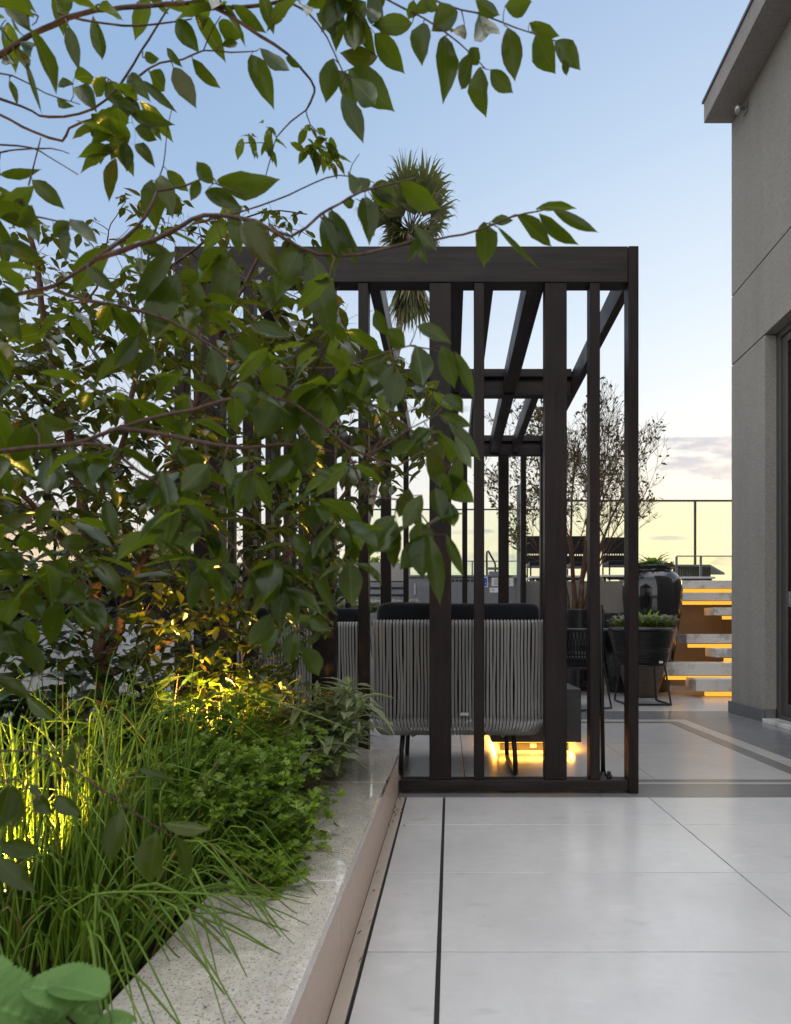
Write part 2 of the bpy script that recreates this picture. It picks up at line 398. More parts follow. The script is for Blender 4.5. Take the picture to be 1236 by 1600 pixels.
# soil: uneven sheet
mb = MB(); nx, ny = 40, 90; vs = []
for j in range(ny + 1):
    for i in range(nx + 1):
        x = -2.4 + (PX1 + .002 + 2.4) * i / nx; y = -1.5 + (PEND - .1 + 1.5) * j / ny
        vs.append(V((x, y, .165 + .014 * math.sin(x * 9) * math.cos(y * 7) + rnd(-.006, .006) - (.03 if i == nx else 0))))
mb.add(vs, [(j * (nx + 1) + i, j * (nx + 1) + i + 1, (j + 1) * (nx + 1) + i + 1, (j + 1) * (nx + 1) + i) for j in range(ny) for i in range(nx)])
for _ in range(900):   # dead leaf litter and bark chips
    p = V((rnd(-1.8, -.55), rnd(.5, 2.2), .18)); a = V((rnd(-1, 1), rnd(-1, 1), rnd(-.2, .3)))
    mb.leaf(p, a, V((rnd(-.4, .4), rnd(-.4, .4), 1)), rnd(.012, .04), rnd(.006, .014), rnd(-.2, .4), .2, LEAFS)
struct('soil', mb, M['soil'], smooth=True)

lit = MB()
for _ in range(26):
    yy = random.choice([rnd(2.5, 2.93), rnd(1.0, 2.9)]); p = V((-.25 + abs(random.gauss(0, .02)) + .004, yy, .003))
    lit.leaf(p, V((rnd(-1, 1), rnd(-1, 1), .15)), V((rnd(-.2, .2), rnd(-.2, .2), 1)), rnd(.006, .022), rnd(.003, .009), -.3, .4, LEAFS)
for _ in range(40):
    p = V((rnd(-.50, -.28), rnd(.9, 2.9), PZ + .002)); lit.leaf(p, V((rnd(-1, 1), rnd(-1, 1), .1)), V((0, 0, 1)), rnd(.003, .009), rnd(.002, .005), -.3, .4, LEAFS)
tag(lit.build('leaf_litter', M['twig'], smooth=True), 'dry leaf crumbs scattered along the foot of the planter and on its coping', 'leaf litter', kind='stuff')
# ------------------------------------------------------------------ pergola
PG0, PG1, PB, PM = -1.351, .925, 5.93, 4.43
ZT, ZB = 2.683, 2.507
pg = empty('timber_pergola', (0, 4.4, 0), 'dark stained timber pergola with slatted front standing over the rope armchairs', 'pergola')
D0 = 3.01
xs_slat = [.712, .144, -.425, -.99]; xs_broad = [.52, -.047, -.62, -1.185]
def part(name, b, mat, bev=.003): return MB().box(*b).build(name, mat, pg, bevel=bev)
part('top_beam', (PG0, PG1 - .052, D0, D0 + .08, ZB, ZT), M['wood_x'])
part('bottom_rail', (PX0 + .003, PG1 - .052, D0 + .002, D0 + .078, .012, .066), M['wood_x'])
part('bottom_rail', (-3, PG0, D0 + .002, D0 + .01, -.02, -.012), M['wood_x']) if 0 else None
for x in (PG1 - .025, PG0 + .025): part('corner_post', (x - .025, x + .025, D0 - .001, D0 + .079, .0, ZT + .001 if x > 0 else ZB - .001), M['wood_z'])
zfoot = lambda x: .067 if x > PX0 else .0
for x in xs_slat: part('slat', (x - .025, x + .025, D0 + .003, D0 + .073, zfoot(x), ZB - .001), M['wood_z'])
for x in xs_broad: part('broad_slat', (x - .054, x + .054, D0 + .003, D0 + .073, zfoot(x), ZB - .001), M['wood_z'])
# side beams
part('side_beam', (PG1 - .048, PG1 - .002, D0 + .08, PB - .001, ZB + .02, ZT - .02), M['wood_y'])
part('side_beam', (PG0 + .002, PG0 + .048, D0 + .08, PB - .001, ZB + .02, ZT - .02), M['wood_y'])
# cross beams with a cap lying on them
for y in (PM, PB):
    part('cross_beam', (PG0 + .05, PG1 - .05, y, y + .07, ZB - .012, ZB + .085), M['wood_x'])
    part('beam_cap', (PG0 + .05, PG1 - .05, y - .02, y + .09, ZB + .115, ZT - .004), M['wood_x'])
    part('cap_packer', (PG0 + .05, PG1 - .05, y + .02, y + .06, ZB + .0855, ZB + .1145), M['wood_x'])
rafters = [(.385, .470), (.172, .218), (.005, .068), (-.405, -.35), (-.69, -.63), (-1.02, -.96)]
for a, b in rafters:
    part('rafter', (a, b, D0 + .081, PM - .021, ZB + .0, ZT - .03), M['wood_y'])
for a, b in rafters + [(.60, .655)]:
    part('rafter', (a, b, PM + .092, PB - .021, ZB + .0, ZT - .03), M['wood_y'])
# back frame
for x in xs_slat: part('slat', (x - .025, x + .025, PB + .003, PB + .067, .067, ZB - .013), M['wood_z'])
for x in xs_broad: part('broad_slat', (x - .05, x + .05, PB + .003, PB + .067, .067, ZB - .013), M['wood_z'])
part('bottom_rail', (PG0 + .05, PG1 - .05, PB + .002, PB + .068, .012, .066), M['wood_x'])
for x in (PG1 - .025, PG0 + .025): part('corner_post', (x - .025, x + .025, PB, PB + .08, 0, ZT), M['wood_z'])
# left side slats
y = 3.25; k = 0
while y < 5.8:
    w = .05 if k % 2 else .025
    part('broad_slat' if k % 2 else 'slat', (PG0 + .004, PG0 + .046, y - w, y + w, .0, ZB + .019), M['wood_z'])
    y += .19 if k % 2 else .3; k += 1
kb = MB().lathe([(.0, .0), (.011, .0), (.012, .012), (.008, .014), (.008, .022), (.011, .025), (.009, .034), (0, .036)], 12, (.79, D0 + .04, .066))
kb.build('knob', M['black'], pg, smooth=True)

# ------------------------------------------------------------------ house at right
HX, HY = 2.75, 6.0
hs = empty('house', (HX, HY, 0), 'grey rendered house wall with grooves, flat eave and glazed sliding door', 'house')
z1, z2, zs = 3.39, 4.06, 5.75
DY = 5.366; DN = 1.6
g = .012
mb = MB()
mb.box(HX, HX + .3, DY, HY, .11, z1 - g)                 # pier
mb.box(HX + .1, HX + .3, -4, DN, .11, z1 - g)
mb.box(HX, HX + .1, -4, DN, .11, z1 - g)
for a, b in ((z1, z2 - g), (z2, zs)): mb.box(HX, HX + .3, -4, HY, a, b)
mb.box(HX + .02, HX + .28, DY + .02, HY - .012, z1 - g - .001, z1 + .001); mb.box(HX + .02, HX + .28, -4, HY - .012, z2 - g - .001, z2 + .001)
mb.box(HX + .3, HX + 6, HY - .25, HY, 0, zs)
mb.build('wall', M['stucco'], hs, bevel=.003)
MB().box(HX - .025, HX - .001, DY - .0, HY + .02, 0, .112).build('baseboard', M['base'], hs, bevel=.002)
MB().box(HX - .001, HX + .09, DY - .012, DY - .001, 0, .112).build('baseboard', M['base'], hs, bevel=.002)
# eave: roof slab overhanging the wall
mb = MB().box(2.48, HX + 6, -4, HY + .001, zs + .001, zs + .2)
ro = mb.build('roof', M['eave'], hs, bevel=.004)
MB().box(2.465, HX + 6, -4, HY + .016, zs + .201, zs + .226).build('roof_flashing', M['alu'], ro)
sill = MB().box(HX - .03, HX + .14, DN, DY - .013, .0, .035); sill.build('door_sill', M['marble'], hs, bevel=.003)
dr = MB()
fxx = HX + .10
dr.box(fxx, fxx + .08, DY - .06, DY, .036, z1 - .001); dr.box(fxx, fxx + .08, DN, DY - .06, z1 - .062, z1 - .001)
dr.box(fxx, fxx + .08, DN, DY - .06, .036, .07)
dro = dr.build('sliding_door', M['door'], hs, bevel=.003)
lf = MB()
lf.box(fxx + .02, fxx + .06, DY - .13, DY - .061, .071, z1 - .063); lf.box(fxx + .02, fxx + .06, 3.4, 3.48, .071, z1 - .063)
lf.box(fxx + .02, fxx + .06, 3.481, DY - .131, .071, .17); lf.box(fxx + .02, fxx + .06, 3.481, DY - .131, z1 - .13, z1 - .063)
lf.build('door_leaf', M['door'], dro, bevel=.003)
MB().box(fxx + .035, fxx + .045, 3.481, DY - .131, .171, z1 - .131).build('door_pane', M['doorglass'], dro)
MB().box(fxx + .035, fxx + .045, DN, 3.399, .071, z1 - .063).build('door_pane', M['doorglass'], dro)
MB().box(fxx + .03, fxx + .05, DY - .13 - .16, DY - .131, 1.0, 1.13).build('door_handle', M['lightalu'], dro, bevel=.003)
mb = MB(); n = 160; vs = []
for i in range(n + 1):
    yy = DN + (DY - DN) * i / n; xx = fxx + .30 + .03 * math.sin(i * .9) + .01 * math.sin(i * 2.3)
    vs += [V((xx, yy, .05)), V((xx, yy, z1 + .1))]
mb.add(vs, [(2 * i, 2 * i + 2, 2 * i + 3, 2 * i + 1) for i in range(n)])
tag(mb.build('curtain', M['curtain'], smooth=True), 'brown pleated curtain hanging behind the sliding door glass', 'curtain')
MB().box(HX + .3, HX + 6, -4, HY - .26, -.01, .03).build('room_floor', M['deck'], hs)
MB().box(HX + 1.6, HX + 1.7, -4, HY - .26, .031, zs - .001).build('room_wall', M['stucco'], hs)
# little spotlight under the eave
wl = empty('wall_spotlight', (HX, 5.7, 5.62), 'small metal spotlight fixed high on the house wall under the eave', 'light')
p0 = V((HX, 5.7, 5.64))
MB().box(HX - .018, HX - .001, 5.66, 5.74, 5.60, 5.68).build('wall_plate', M['lightalu'], wl, bevel=.003)
MB().tube([p0 + V((-.018, 0, 0)), p0 + V((-.05, 0, .0)), p0 + V((-.06, -.02, -.01))], .01, 8).build('arm', M['alu'], wl)
MB().lathe([(0, 0), (.022, 0), (.03, .04), (.03, .075), (.026, .075), (.022, .06), (0, .06)], 16, (HX - .085, 5.68, 5.585)).build('lamp_head', M['lightalu'], wl, smooth=True)

# ------------------------------------------------------------------ rope lounge chairs
def lounge_chair():
    r = empty('rope_armchair', (0, 0, 0))
    W = .465; mb = MB(); n = 50
    for i in range(n):
        u = -1 + 2 * (i + .5) / n; x = W * u; e = max(0, abs(u) - .9) * 10
        j = rnd(-.003, .003); j2 = rnd(-.0035, .0035) + .006 * math.sin(i * 1.1) * (random.random() < .12)
        yb = .05 * e * e
        pts = [(x, .035 + yb, .825), (x, .028 + yb, .843), (x + j * .3, .004 + yb, .852), (x + j * .5, -.018 + yb, .842), (x + j * .7, -.022 + yb, .82),
               (x + j, -.008 + yb, .68), (x + j2, .006 + yb, .5), (x + j2 * .5, .0 + yb, .36), (x, -.012 + yb, .318)]
        mb.tube(pts, .0069, 8)
        xc = x * (.985 - .0 * e)
        q = [(x, -.012 + yb, .322), (xc, -.03 + yb, .308), (x * .975, -.032 + yb, .29), (x * .95, -.02 + yb, .262), (x * .915, .02 + yb, .238), (x * .89, .07 + yb, .232), (x * .88, .13 + yb, .235)]
        mb.tube(q, .0075, 7)
    ob = mb.build('rope_back', M['rope'], r, smooth=True)
    mb = MB()
    for zz, yy, rr in ((.837, .008, .0125), (.318, .004, .013)):
        mb.tube([(-W + .005, yy + .06, zz), (-W + .02, yy + .015, zz), (-W + .07, yy, zz), (W - .07, yy, zz), (W - .02, yy + .015, zz), (W - .005, yy + .06, zz)], rr, 8)
    for sx in (-1, 1):
        mb.tube([(sx * W, .07, .837), (sx * W, .2, .80), (sx * W, .5, .62), (sx * W, .68, .58)], .013, 8)
        mb.tube([(sx * W, .07, .318), (sx * W, .7, .33), (sx * W, .70, .56)], .013, 8)
    mb.box(-W + .05, W - .05, .1, .70, .262, .285)
    mb.build('frame', M['black'], r, smooth=False)
    for sx in (-1, 1):
        mb = MB()
        for i in range(26):
            y0 = .1 + i * .0225; zt = .83 - max(0, y0 - .12) * .5 if y0 < .55 else .60
            mb.tube([(sx * W, y0, zt), (sx * (W + .004), y0 + rnd(-.004, .004), .5), (sx * W, y0, .32)], .007, 6)
        mb.build('rope_side', M['rope'], r, smooth=True)
    for sx in (-1, 1):
        MB().tube([(sx * .30, .07, .262), (sx * .31, .05, .14), (sx * .312, .035, .05), (sx * .312, .045, .02), (sx * .312, .075, .012), (sx * .312, .5, .012), (sx * .312, .53, .02), (sx * .312, .535, .05), (sx * .30, .50, .262)], .0135, 10).build('leg', M['black'], r, smooth=True)
        MB().tube([(sx * .285 * .86, .055, .235), (sx * .27, .075, .245), (sx * .26, .10, .23), (sx * .25, .1, .215), (sx * .24, .08, .225)], .009, 8).build('rope_tie', M['rope'], r, smooth=True)
    def pillow(x0, x1, y0, y1, z0, z1, name, lean=0):
        mb = MB(); n = 16; m = 12; vs = []
        cx, cy, cz = (x0 + x1) / 2, (y0 + y1) / 2, (z0 + z1) / 2
        hx, hy, hz = (x1 - x0) / 2, (y1 - y0) / 2, (z1 - z0) / 2
        sg = lambda t, e: math.copysign(abs(t) ** e, t)
        for j in range(m + 1):
            ph = -math.pi / 2 + math.pi * j / m
            for i in range(2 * n):
                th = math.pi * i / n
                X = sg(math.cos(ph), .1) * sg(math.cos(th), .1); Y = sg(math.cos(ph), .2) * sg(math.sin(th), .4); Z = sg(math.sin(ph), .13)
                vs.append(V((cx + hx * X, cy + hy * Y + lean * Z * hz + .006 * math.sin(9 * X + 5 * Z), cz + hz * Z * (1 - .008 * math.cos(X * 5)) + .003 * math.sin(7 * X))))
        fs = [(j * 2 * n + i, j * 2 * n + (i + 1) % (2 * n), (j + 1) * 2 * n + (i + 1) % (2 * n), (j + 1) * 2 * n + i) for j in range(m) for i in range(2 * n)]
        mb.add(vs, fs); return mb.build(name, M['cushion'], r, smooth=True)
    pillow(-W + .03, W - .03, .16, .68, .29, .45, 'seat_cushion')
    pillow(-W + .012, W - .01, .05, .24, .40, .952, 'back_cushion', -.03)
    MB().box(.012, .055, -.0325, -.0305, .345, .361).build('label_tag', M['tag'], r)
    return r
ch = lounge_chair(); ch.location = (.045, 3.31, 0)
tag(ch, 'grey rope armchair with dark cushions, its back right behind the pergola slats', 'armchair', 'rope armchairs under the pergola')
c2 = copy_tree(ch); c2.location = (-1.02, 4.05, 0); c2.rotation_euler.z = R(4)
tag(c2, 'grey rope armchair half hidden by the tree, further left and deeper under the pergola', 'armchair', 'rope armchairs under the pergola')

# ------------------------------------------------------------------ low fire table with light underneath
ft = empty('fire_table', (.57, 4.4, 0), 'low black stone block table glowing warm from underneath', 'table')
MB().box(.27, .86, 4.02, 4.75, .068, .416).build('table_block', M['darkstone'], ft, bevel=.004)
MB().box(.335, .795, 4.10, 4.67, .0, .066).build('plinth', M['speckle'], ft, bevel=.002)
ls = MB()
ls.box(.30, .83, 4.06, 4.075, .058, .0665); ls.box(.30, .83, 4.70, 4.715, .058, .0665); ls.box(.30, .312, 4.08, 4.69, .058, .0665); ls.box(.818, .83, 4.08, 4.69, .058, .0665)
ls.build('light_strip', M['ledtable'], ft)
for a in ((.565, 4.05, .05, .48, .02), (.565, 4.72, .05, .48, .02)): strip_light(*a, 3.0, ft)
for a in ((.305, 4.38, .05, .02, .58), (.825, 4.38, .05, .02, .58)): strip_light(*a, 3.0, ft)
so = MB().box(.535, .575, 4.096, 4.0995, .02, .045).build('strip_reflection', M['tag'], ft)  # pale plate standing in for the strip's reflection in the plinth
pole = empty('slim_pole', (.835, 3.36, 0), 'slim black pole standing just behind the narrow slat nearest the pergola corner', 'pole')
MB().tube([(.838, 3.36, .016), (.83, 3.36, .5), (.825, 3.36, .94)], .0125, 10).build('shaft', M['black'], pole, smooth=True)
MB().lathe([(0, 0), (.05, 0), (.05, .008), (.016, .014), (.016, .03), (0, .03)], 20, (.838, 3.36, 0)).build('foot', M['black'], pole, smooth=True)

# ------------------------------------------------------------------ dining chairs
def tub_chair(strand):
    r = empty('tub_chair', (0, 0, 0))
    a0, a1 = R(-205), R(25)      # open to +Y
    prof = []
    for t in range(17):
        u = t / 16; prof.append((.235 + .075 * u ** .7, .44 + .36 * u))
    if not strand:
        mb = MB().lathe(prof, 84, (0, 0, 0), a0, a1, skip=lambda j, k: (j == 6 and k % 2 == 0) or (j in (10, 13, 3) and (k * 7 + j) % 5 == 0))
        o = mb.build('woven_shell', M['weave'], r); so = o.modifiers.new('solid', 'SOLIDIFY'); so.thickness = .012
        wb = MB()
        for j in range(1, 16):
            pts = []
            for k in range(100):
                an = a0 + (a1 - a0) * k / 99; rr = prof[j][0] + .004 + .004 * (1 if (k + j) % 2 else -1)
                if j in (6, 7): continue
                pts.append((rr * math.cos(an), rr * math.sin(an), prof[j][1]))
            if pts: wb.tube(pts, .008, 5)
        wb.build('weave_strands', M['weave'], r, smooth=True)
    else:
        mb = MB()
        for k in range(70):
            an = a0 + (a1 - a0) * k / 69; an2 = an + .12 * (1 if k % 2 else -1)
            mb.tube([(prof[-1][0] * math.cos(an), prof[-1][0] * math.sin(an), .80), (.27 * math.cos(an2), .27 * math.sin(an2), .62), (.235 * math.cos(an), .235 * math.sin(an), .44)], .0045, 5)
        mb.build('rope_shell', M['darkrope'], r, smooth=True)
    pts = [(.312 * math.cos(a0 + (a1 - a0) * k / 40), .312 * math.sin(a0 + (a1 - a0) * k / 40), .805) for k in range(41)]
    MB().tube(pts, .017, 8).build('rim', M['black'], r, smooth=True)
    MB().lathe([(0, .435), (.235, .435), (.245, .45), (.245, .5), (.22, .525), (0, .535)], 32).build('seat', M['cushion'], r, smooth=True)
    fr = MB(); pts = [(.24 * math.cos(R(9 * k)), .24 * math.sin(R(9 * k)), .425) for k in range(40)]
    fr.tube(pts, .012, 6, closed=True); fr.build('seat_ring', M['black'], r, smooth=True)
    for sx in (-1, 1):
        MB().tube([(sx * .19, -.17, .43), (sx * .235, -.235, .012), (sx * .235, .235, .012), (sx * .19, .17, .43)], .0115, 8).build('sled_leg', M['black'], r)
    MB().tube([(-.235, -.235, .013), (.235, -.235, .013)], .0105, 8).build('cross_bar', M['black'], r)
    if not strand: MB().box(.10, .14, -.262, -.259, .452, .476).build('label_tag', M['tag'], r)
    return r
tc = tub_chair(False); tc.location = (fx(1003, 6.75), 6.75, 0)
tag(tc, 'dark woven tub chair with sled legs and small white tag, before the tall urn', 'chair', 'dark dining chairs on the terrace')
tc2 = tub_chair(True); tc2.location = (fx(905, 6.3), 6.35, 0); tc2.rotation_euler.z = R(-60)
tag(tc2, 'dark cord tub chair seen between the broad slat and the fire table', 'chair', 'dark dining chairs on the terrace')
tc3 = copy_tree(tc); tc3.location = (fx(905, 7.6), 7.75, 0); tc3.rotation_euler.z = R(200)
tag(tc3, 'dark woven tub chair facing the camera, behind the cord chair under the potted tree', 'chair', 'dark dining chairs on the terrace')

# ------------------------------------------------------------------ small plant helpers
def leafy_tuft(mb, c, n, Lr, Wr, tilt=(20, 75), prof=LEAFS, curl=.3, fold=.3):
    for _ in range(n):
        an = rnd(0, 2 * math.pi); el = R(rnd(*tilt)); a = V((math.cos(an) * math.cos(el), math.sin(an) * math.cos(el), math.sin(el)))
        mb.leaf(c + V((rnd(-.01, .01), rnd(-.01, .01), 0)), a, V((-a.x * a.z, -a.y * a.z, 1 - a.z * a.z)), rnd(*Lr), rnd(*Wr), rnd(.5, 1.3) * curl, fold, prof)
def flower_bed(root, x0, x1, y0, y1, z, n, hs=(.05, .14), nf=4, sphere=.016):
    g = MB(); f = MB()
    for _ in range(n):
        b = V((rnd(x0, x1), rnd(y0, y1), z)); h = rnd(*hs); t = b + V((rnd(-.05, .05), rnd(-.05, .05), h))
        g.tube([b, (b + t) / 2 + V((rnd(-.01, .01), 0, 0)), t], .002, 3, cap=False)
        leafy_tuft(g, b + (t - b) * .6, 4, (.02, .05), (.01, .022))
        for _ in range(nf):
            c = t + V((rnd(-.02, .02), rnd(-.02, .02), rnd(-.015, .015)))
            for k in range(5):
                an = k * 1.257 + rnd(0, 1); f.leaf(c, V((math.cos(an), math.sin(an), .5)), V((0, 0, 1)), sphere * 1.3, sphere * 1.1, .2, .2, LEAFS)
    g.build('foliage', M['lime'], root, smooth=True); f.build('flowers', M['petal'], root, smooth=True)

# urn
UX, UY = fx(1019, 8.1), 8.1
urn = empty('tall_urn', (UX, UY, 0), 'tall black glazed urn with a fern on top beside the lit steps', 'urn')
MB().lathe([(0, .01), (.20, .0), (.215, .03), (.235, .2), (.275, .45), (.315, .72), (.355, 1.0), (.378, 1.2), (.383, 1.32), (.365, 1.45), (.315, 1.53), (.262, 1.565), (.25, 1.585), (.262, 1.61), (.285, 1.625), (.285, 1.64), (.25, 1.635), (.235, 1.58), (0, 1.56)], 64, (UX, UY, 0)).build('urn_body', M['glaze'], urn, smooth=True)
up = empty('urn_plant', (UX, UY, 1.57), 'broad leaved green plant with trailing ground cover growing in the tall urn', 'plant')
mb = MB()
for k in range(16):
    an = rnd(0, 6.28); el = R(rnd(25, 75)); L = rnd(.14, .30)
    a = V((math.cos(an) * math.cos(el), math.sin(an) * math.cos(el), math.sin(el)))
    mb.leaf(V((UX, UY, 1.6)) + a * .06, a, V((-a.x * a.z, -a.y * a.z, 1 - a.z ** 2)), L, L * .34, .5, .2, LEAFP, .25)
mb.build('fern_leaves', M['lime'], up, smooth=True)
mb = MB()
for _ in range(700):
    an = rnd(0, 6.28); rr = .29 * math.sqrt(rnd(0, 1)); leafy_tuft(mb, V((UX + rr * math.cos(an), UY + rr * math.sin(an), 1.63 + rnd(0, .05) - (.03 if rr > .26 else 0))), 2, (.02, .045), (.012, .02))
mb.build('ground_cover', M['thyme'], up, smooth=True)

def pot(name, px, d, r, z1, label, n=48, mat='pot'):
    x = fx(px, d); o = empty(name, (x, d, 0), label, 'pot')
    MB().lathe([(0, .005), (r * .42, 0), (r * .46, .03), (r * .74, z1 * .5), (r * .98, z1 * .9), (r, z1 - .02), (r * 1.02, z1), (r * .95, z1), (r * .93, z1 - .05), (0, z1 - .06)], n, (x, d, 0)).build('pot_body', M[mat], o, smooth=True)
    return x, d
bx_, by_ = pot('bowl_planter', 1003, 7.45, .40, .84, 'wide dark bowl planter of white flowers behind the woven tub chair', mat='litpot')
fp = empty('flower_plant', (bx_, by_, .8), 'bright green plant among small white flowers in the wide dark bowl', 'plant')
flower_bed(fp, bx_ - .33, bx_ + .33, by_ - .24, by_ + .2, .82, 300, (.06, .15), 4, .015)
mb = MB()
for k in range(26):
    an = rnd(0, 6.28); el = R(rnd(50, 85)); a = V((math.cos(an) * math.cos(el), math.sin(an) * math.cos(el), math.sin(el)))
    mb.leaf(V((bx_ + .06 + rnd(-.1, .1), by_ + rnd(-.06, .06), .84)), a, V((-a.x * a.z, -a.y * a.z, 1 - a.z ** 2)), rnd(.15, .27), rnd(.04, .07), .35, .3, LEAFP, .3)
mb.build('leaves', M['lime'], fp, smooth=True)
tx_, ty_ = pot('tree_pot', 902, 8.35, .36, 1.08, 'big dark round pot holding the bare little tree')
pot('empty_pot', 965, 8.0, .26, 1.03, 'dark round pot standing between the tree pot and the urn')

# little multi-stem tree
def grow(mb, p, dr, L, r, lvl, tips, up=.12, spread=.55):
    n = 4; pts = [p.copy()]; rr = [r]; d = dr.normalized()
    for i in range(n):
        if (p.x > tx_ + 1.12 or p.z > 3.75 + .35 * math.sin(p.x * 7)) and lvl < 3: break
        d = (d + V((rnd(-1, 1), rnd(-1, 1), rnd(-.6, 1))) * .16 + V((0, 0, up))).normalized()
        p = p + d * (L / n); pts.append(p.copy()); rr.append(max(.0028, r) * (1 - .35 * (i + 1) / n))
        if lvl <= 2: tips.append((p.copy(), d.copy(), lvl))
        if lvl > 0 and i >= 1 and (random.random() < .85):
            for _ in range(2 if random.random() < .4 else 1):
                an = rnd(0, 6.28); side = V((math.cos(an), math.sin(an), rnd(-.1, .5)))
                grow(mb, p.copy(), (d + side * spread * rnd(.8, 1.6)), L * rnd(.5, .78), rr[-1] * .6, lvl - 1, tips, up * .8, spread)
    if len(pts) < 2: return
    mb.tube(pts, rr, 6 if lvl > 2 else (4 if lvl > 1 else 3), cap=False)
tr = empty('bare_tree', (tx_, ty_, 1.0), 'small sparse tree with several reddish stems rising from a dark pot', 'tree')
mb = MB(); tips = []
for bxo, topx, topy, L in ((-.13, -.55, 2.5, 1.3), (-.05, -.1, 3, 1.55), (.02, .25, 3, 1.5), (.08, .7, 2.4, 1.35), (.0, .5, 2.8, 1.3)):
    b = V((tx_ + bxo, ty_ + rnd(-.08, .08), 1.0)); k1 = b + V((topx * .12, rnd(-.05, .05), .5)); k2 = k1 + V((topx * .25, rnd(-.1, .1), .55))
    mb.tube([b, b * .5 + k1 * .5 + V((.015, 0, 0)), k1, k2], [.04, .034, .03, .024], 8, cap=False)
    grow(mb, k2, V((topx, rnd(-.7, .7), topy)), L * .8, .016, 4, tips, .1, .62)
    grow(mb, k2, V((rnd(-1, 1.2), rnd(-1, 1), 1.4)), L * .7, .012, 4, tips, .04, .75)
    grow(mb, b.lerp(k1, .8), V((topx * 1.5 + rnd(-.9, .4), rnd(-.8, .8), 1.1)), L * .6, .011, 4, tips, .05, .75)
    grow(mb, k1, V((topx * 1.6 + rnd(-.5, .5), rnd(-.8, .8), 1.6)), L * .75, .013, 4, tips, .06, .7)
print('tree tips', len(tips))
mb.build('trunk', M['redbark'], tr, smooth=True)
mb = MB()
for p, d, l in random.sample(tips, min(len(tips), 6500)):
    if random.random() < (.85 if p.x < tx_ - .2 else .28):
        a = (d + V((rnd(-1, 1), rnd(-1, 1), rnd(-1, .6)))).normalized()
        mb.leaf(p, a, V((rnd(-1, 1), rnd(-1, 1), rnd(.2, 1))), rnd(.04, .085), rnd(.022, .04), .2, .3, LEAFS)
mb.build('crown', M['tinyleaf'], tr, smooth=True)
mb = MB()
for _ in range(160):
    an = rnd(0, 6.28); rr = .31 * math.sqrt(rnd(0, 1)); leafy_tuft(mb, V((tx_ + rr * math.cos(an), ty_ + rr * math.sin(an), 1.03)), 4, (.03, .07), (.012, .02))
tag(mb.build('ground_cover_plant', M['yellowleaf'], smooth=True), 'low green ground cover at the foot of the bare little tree', 'plant')

# ------------------------------------------------------------------ raised deck, steps
struct('deck', MB().box(-.62, 9, DECK_Y + .12, 16, DECK_Z - .2, DECK_Z), M['deck'])
dw = tag(MB().box(-.62, 9, DECK_Y, DECK_Y + .118, 0, DECK_Z + .004).build('retaining_wall', M['deckwall'], bevel=.004), 'beige rendered wall of the raised deck behind the pots', 'wall')
bw = tag(MB().box(2.55, 9, DECK_Y - .04, DECK_Y - .002, .0, 1.35).build('stair_wall', M['brownwall'], bevel=.003), 'taupe wall behind the floating lit steps', 'wall')
st = empty('floating_stairs', (3.2, 8, 0), 'floating marble steps with warm light strips under each tread', 'stairs')
steps = [(7.30, 1088, 1061, 1080, 1104), (7.60, 1038, 1036, 1055, 1042), (7.85, 1119, 1013, 1027, 1134), (8.1, 1073, 991, 1005, 1077), (8.35, 1116, 949, 961, 1131), (8.5, 1064, 926, 938, 1060), (8.62, 1066, 907, 919, 1066)]
for d, xl, yt, yb, xled in steps:
    x0 = fx(xl, d); zt, zb = fz(yt, d), fz(yb, d)
    t = MB().box(x0, 4.6, d, d + .34, zb, zt).build('tread', M['marble'], st, bevel=.003)
    lx = max(fx(xled, d), x0 + .02)
    MB().box(lx, 4.55, d + .015, d + .06, zb - .058, zb - .012).build('light_strip', M['led'], t)
    strip_light((lx + 4.0) / 2, d + .12, zb - .05, 4.0 - lx, .05, .5, t)
MB().box(4.601, 4.8, 7.2, 9.3, 0, 2.2).build('side_wall', M['brownwall'], st)

# ------------------------------------------------------------------ glass screens and rails on the deck
def glass_run(name, x0, x1, y, z0, z1, posts, label, cat, rail=.03, glass='glass_green', pr=.02, rmat='frame'):
    o = empty(name, ((x0 + x1) / 2, y, z0), label, cat)
    MB().box(x0, x1, y - rail / 2, y + rail / 2, z1 - rail, z1).build('top_rail', M[rmat], o, bevel=.003)
    MB().box(x0, x1, y - .015, y + .015, z0 + .03, z0 + .06).build('bottom_rail', M[rmat], o)
    for x in posts: MB().box(x - pr, x + pr, y - pr, y + pr, z0, z1 - rail - .001).build('post', M[rmat], o, bevel=.002)
    ed = [x0] + list(posts) + [x1]
    for a, b in zip(ed, ed[1:]):
        if b - a > .1: MB().box(a + pr + .004, b - pr - .004, y - .005, y + .005, z0 + .062, z1 - rail - .002).build('glass_pane', M[glass], o)
    return o
glass_run('wind_screen', fx(890, 12), fx(1300, 12), 12, DECK_Z, fz(781, 12), [fx(1086, 12)], 'tall glass wind screen with dark rails at the edge of the raised deck', 'glass screen', .035)
glass_run('wind_screen', fx(560, 13), fx(850, 13), 13, DECK_Z, fz(795, 13), [fx(700, 13), fx(846, 13)], 'tall glass wind screen beyond the metal cabinet, seen between the back slats', 'glass screen', .03)
glass_run('low_railing', fx(1057, 10.2), fx(1300, 10.2), 10.2, DECK_Z, fz(868, 10.2), [fx(1057, 10.2), fx(1095, 10.2), fx(1170, 10.2)], 'low glass railing with slim posts on the deck above the steps', 'railing', .018, 'glass', .016, 'alu')
glass_run('low_railing', fx(600, 11), fx(812, 11), 11, DECK_Z, fz(876, 11), [fx(640, 11), fx(738, 11), fx(812, 11)], 'low glass railing behind the metal cabinet and pool handrail', 'railing', .018, 'glass', .014, 'alu')
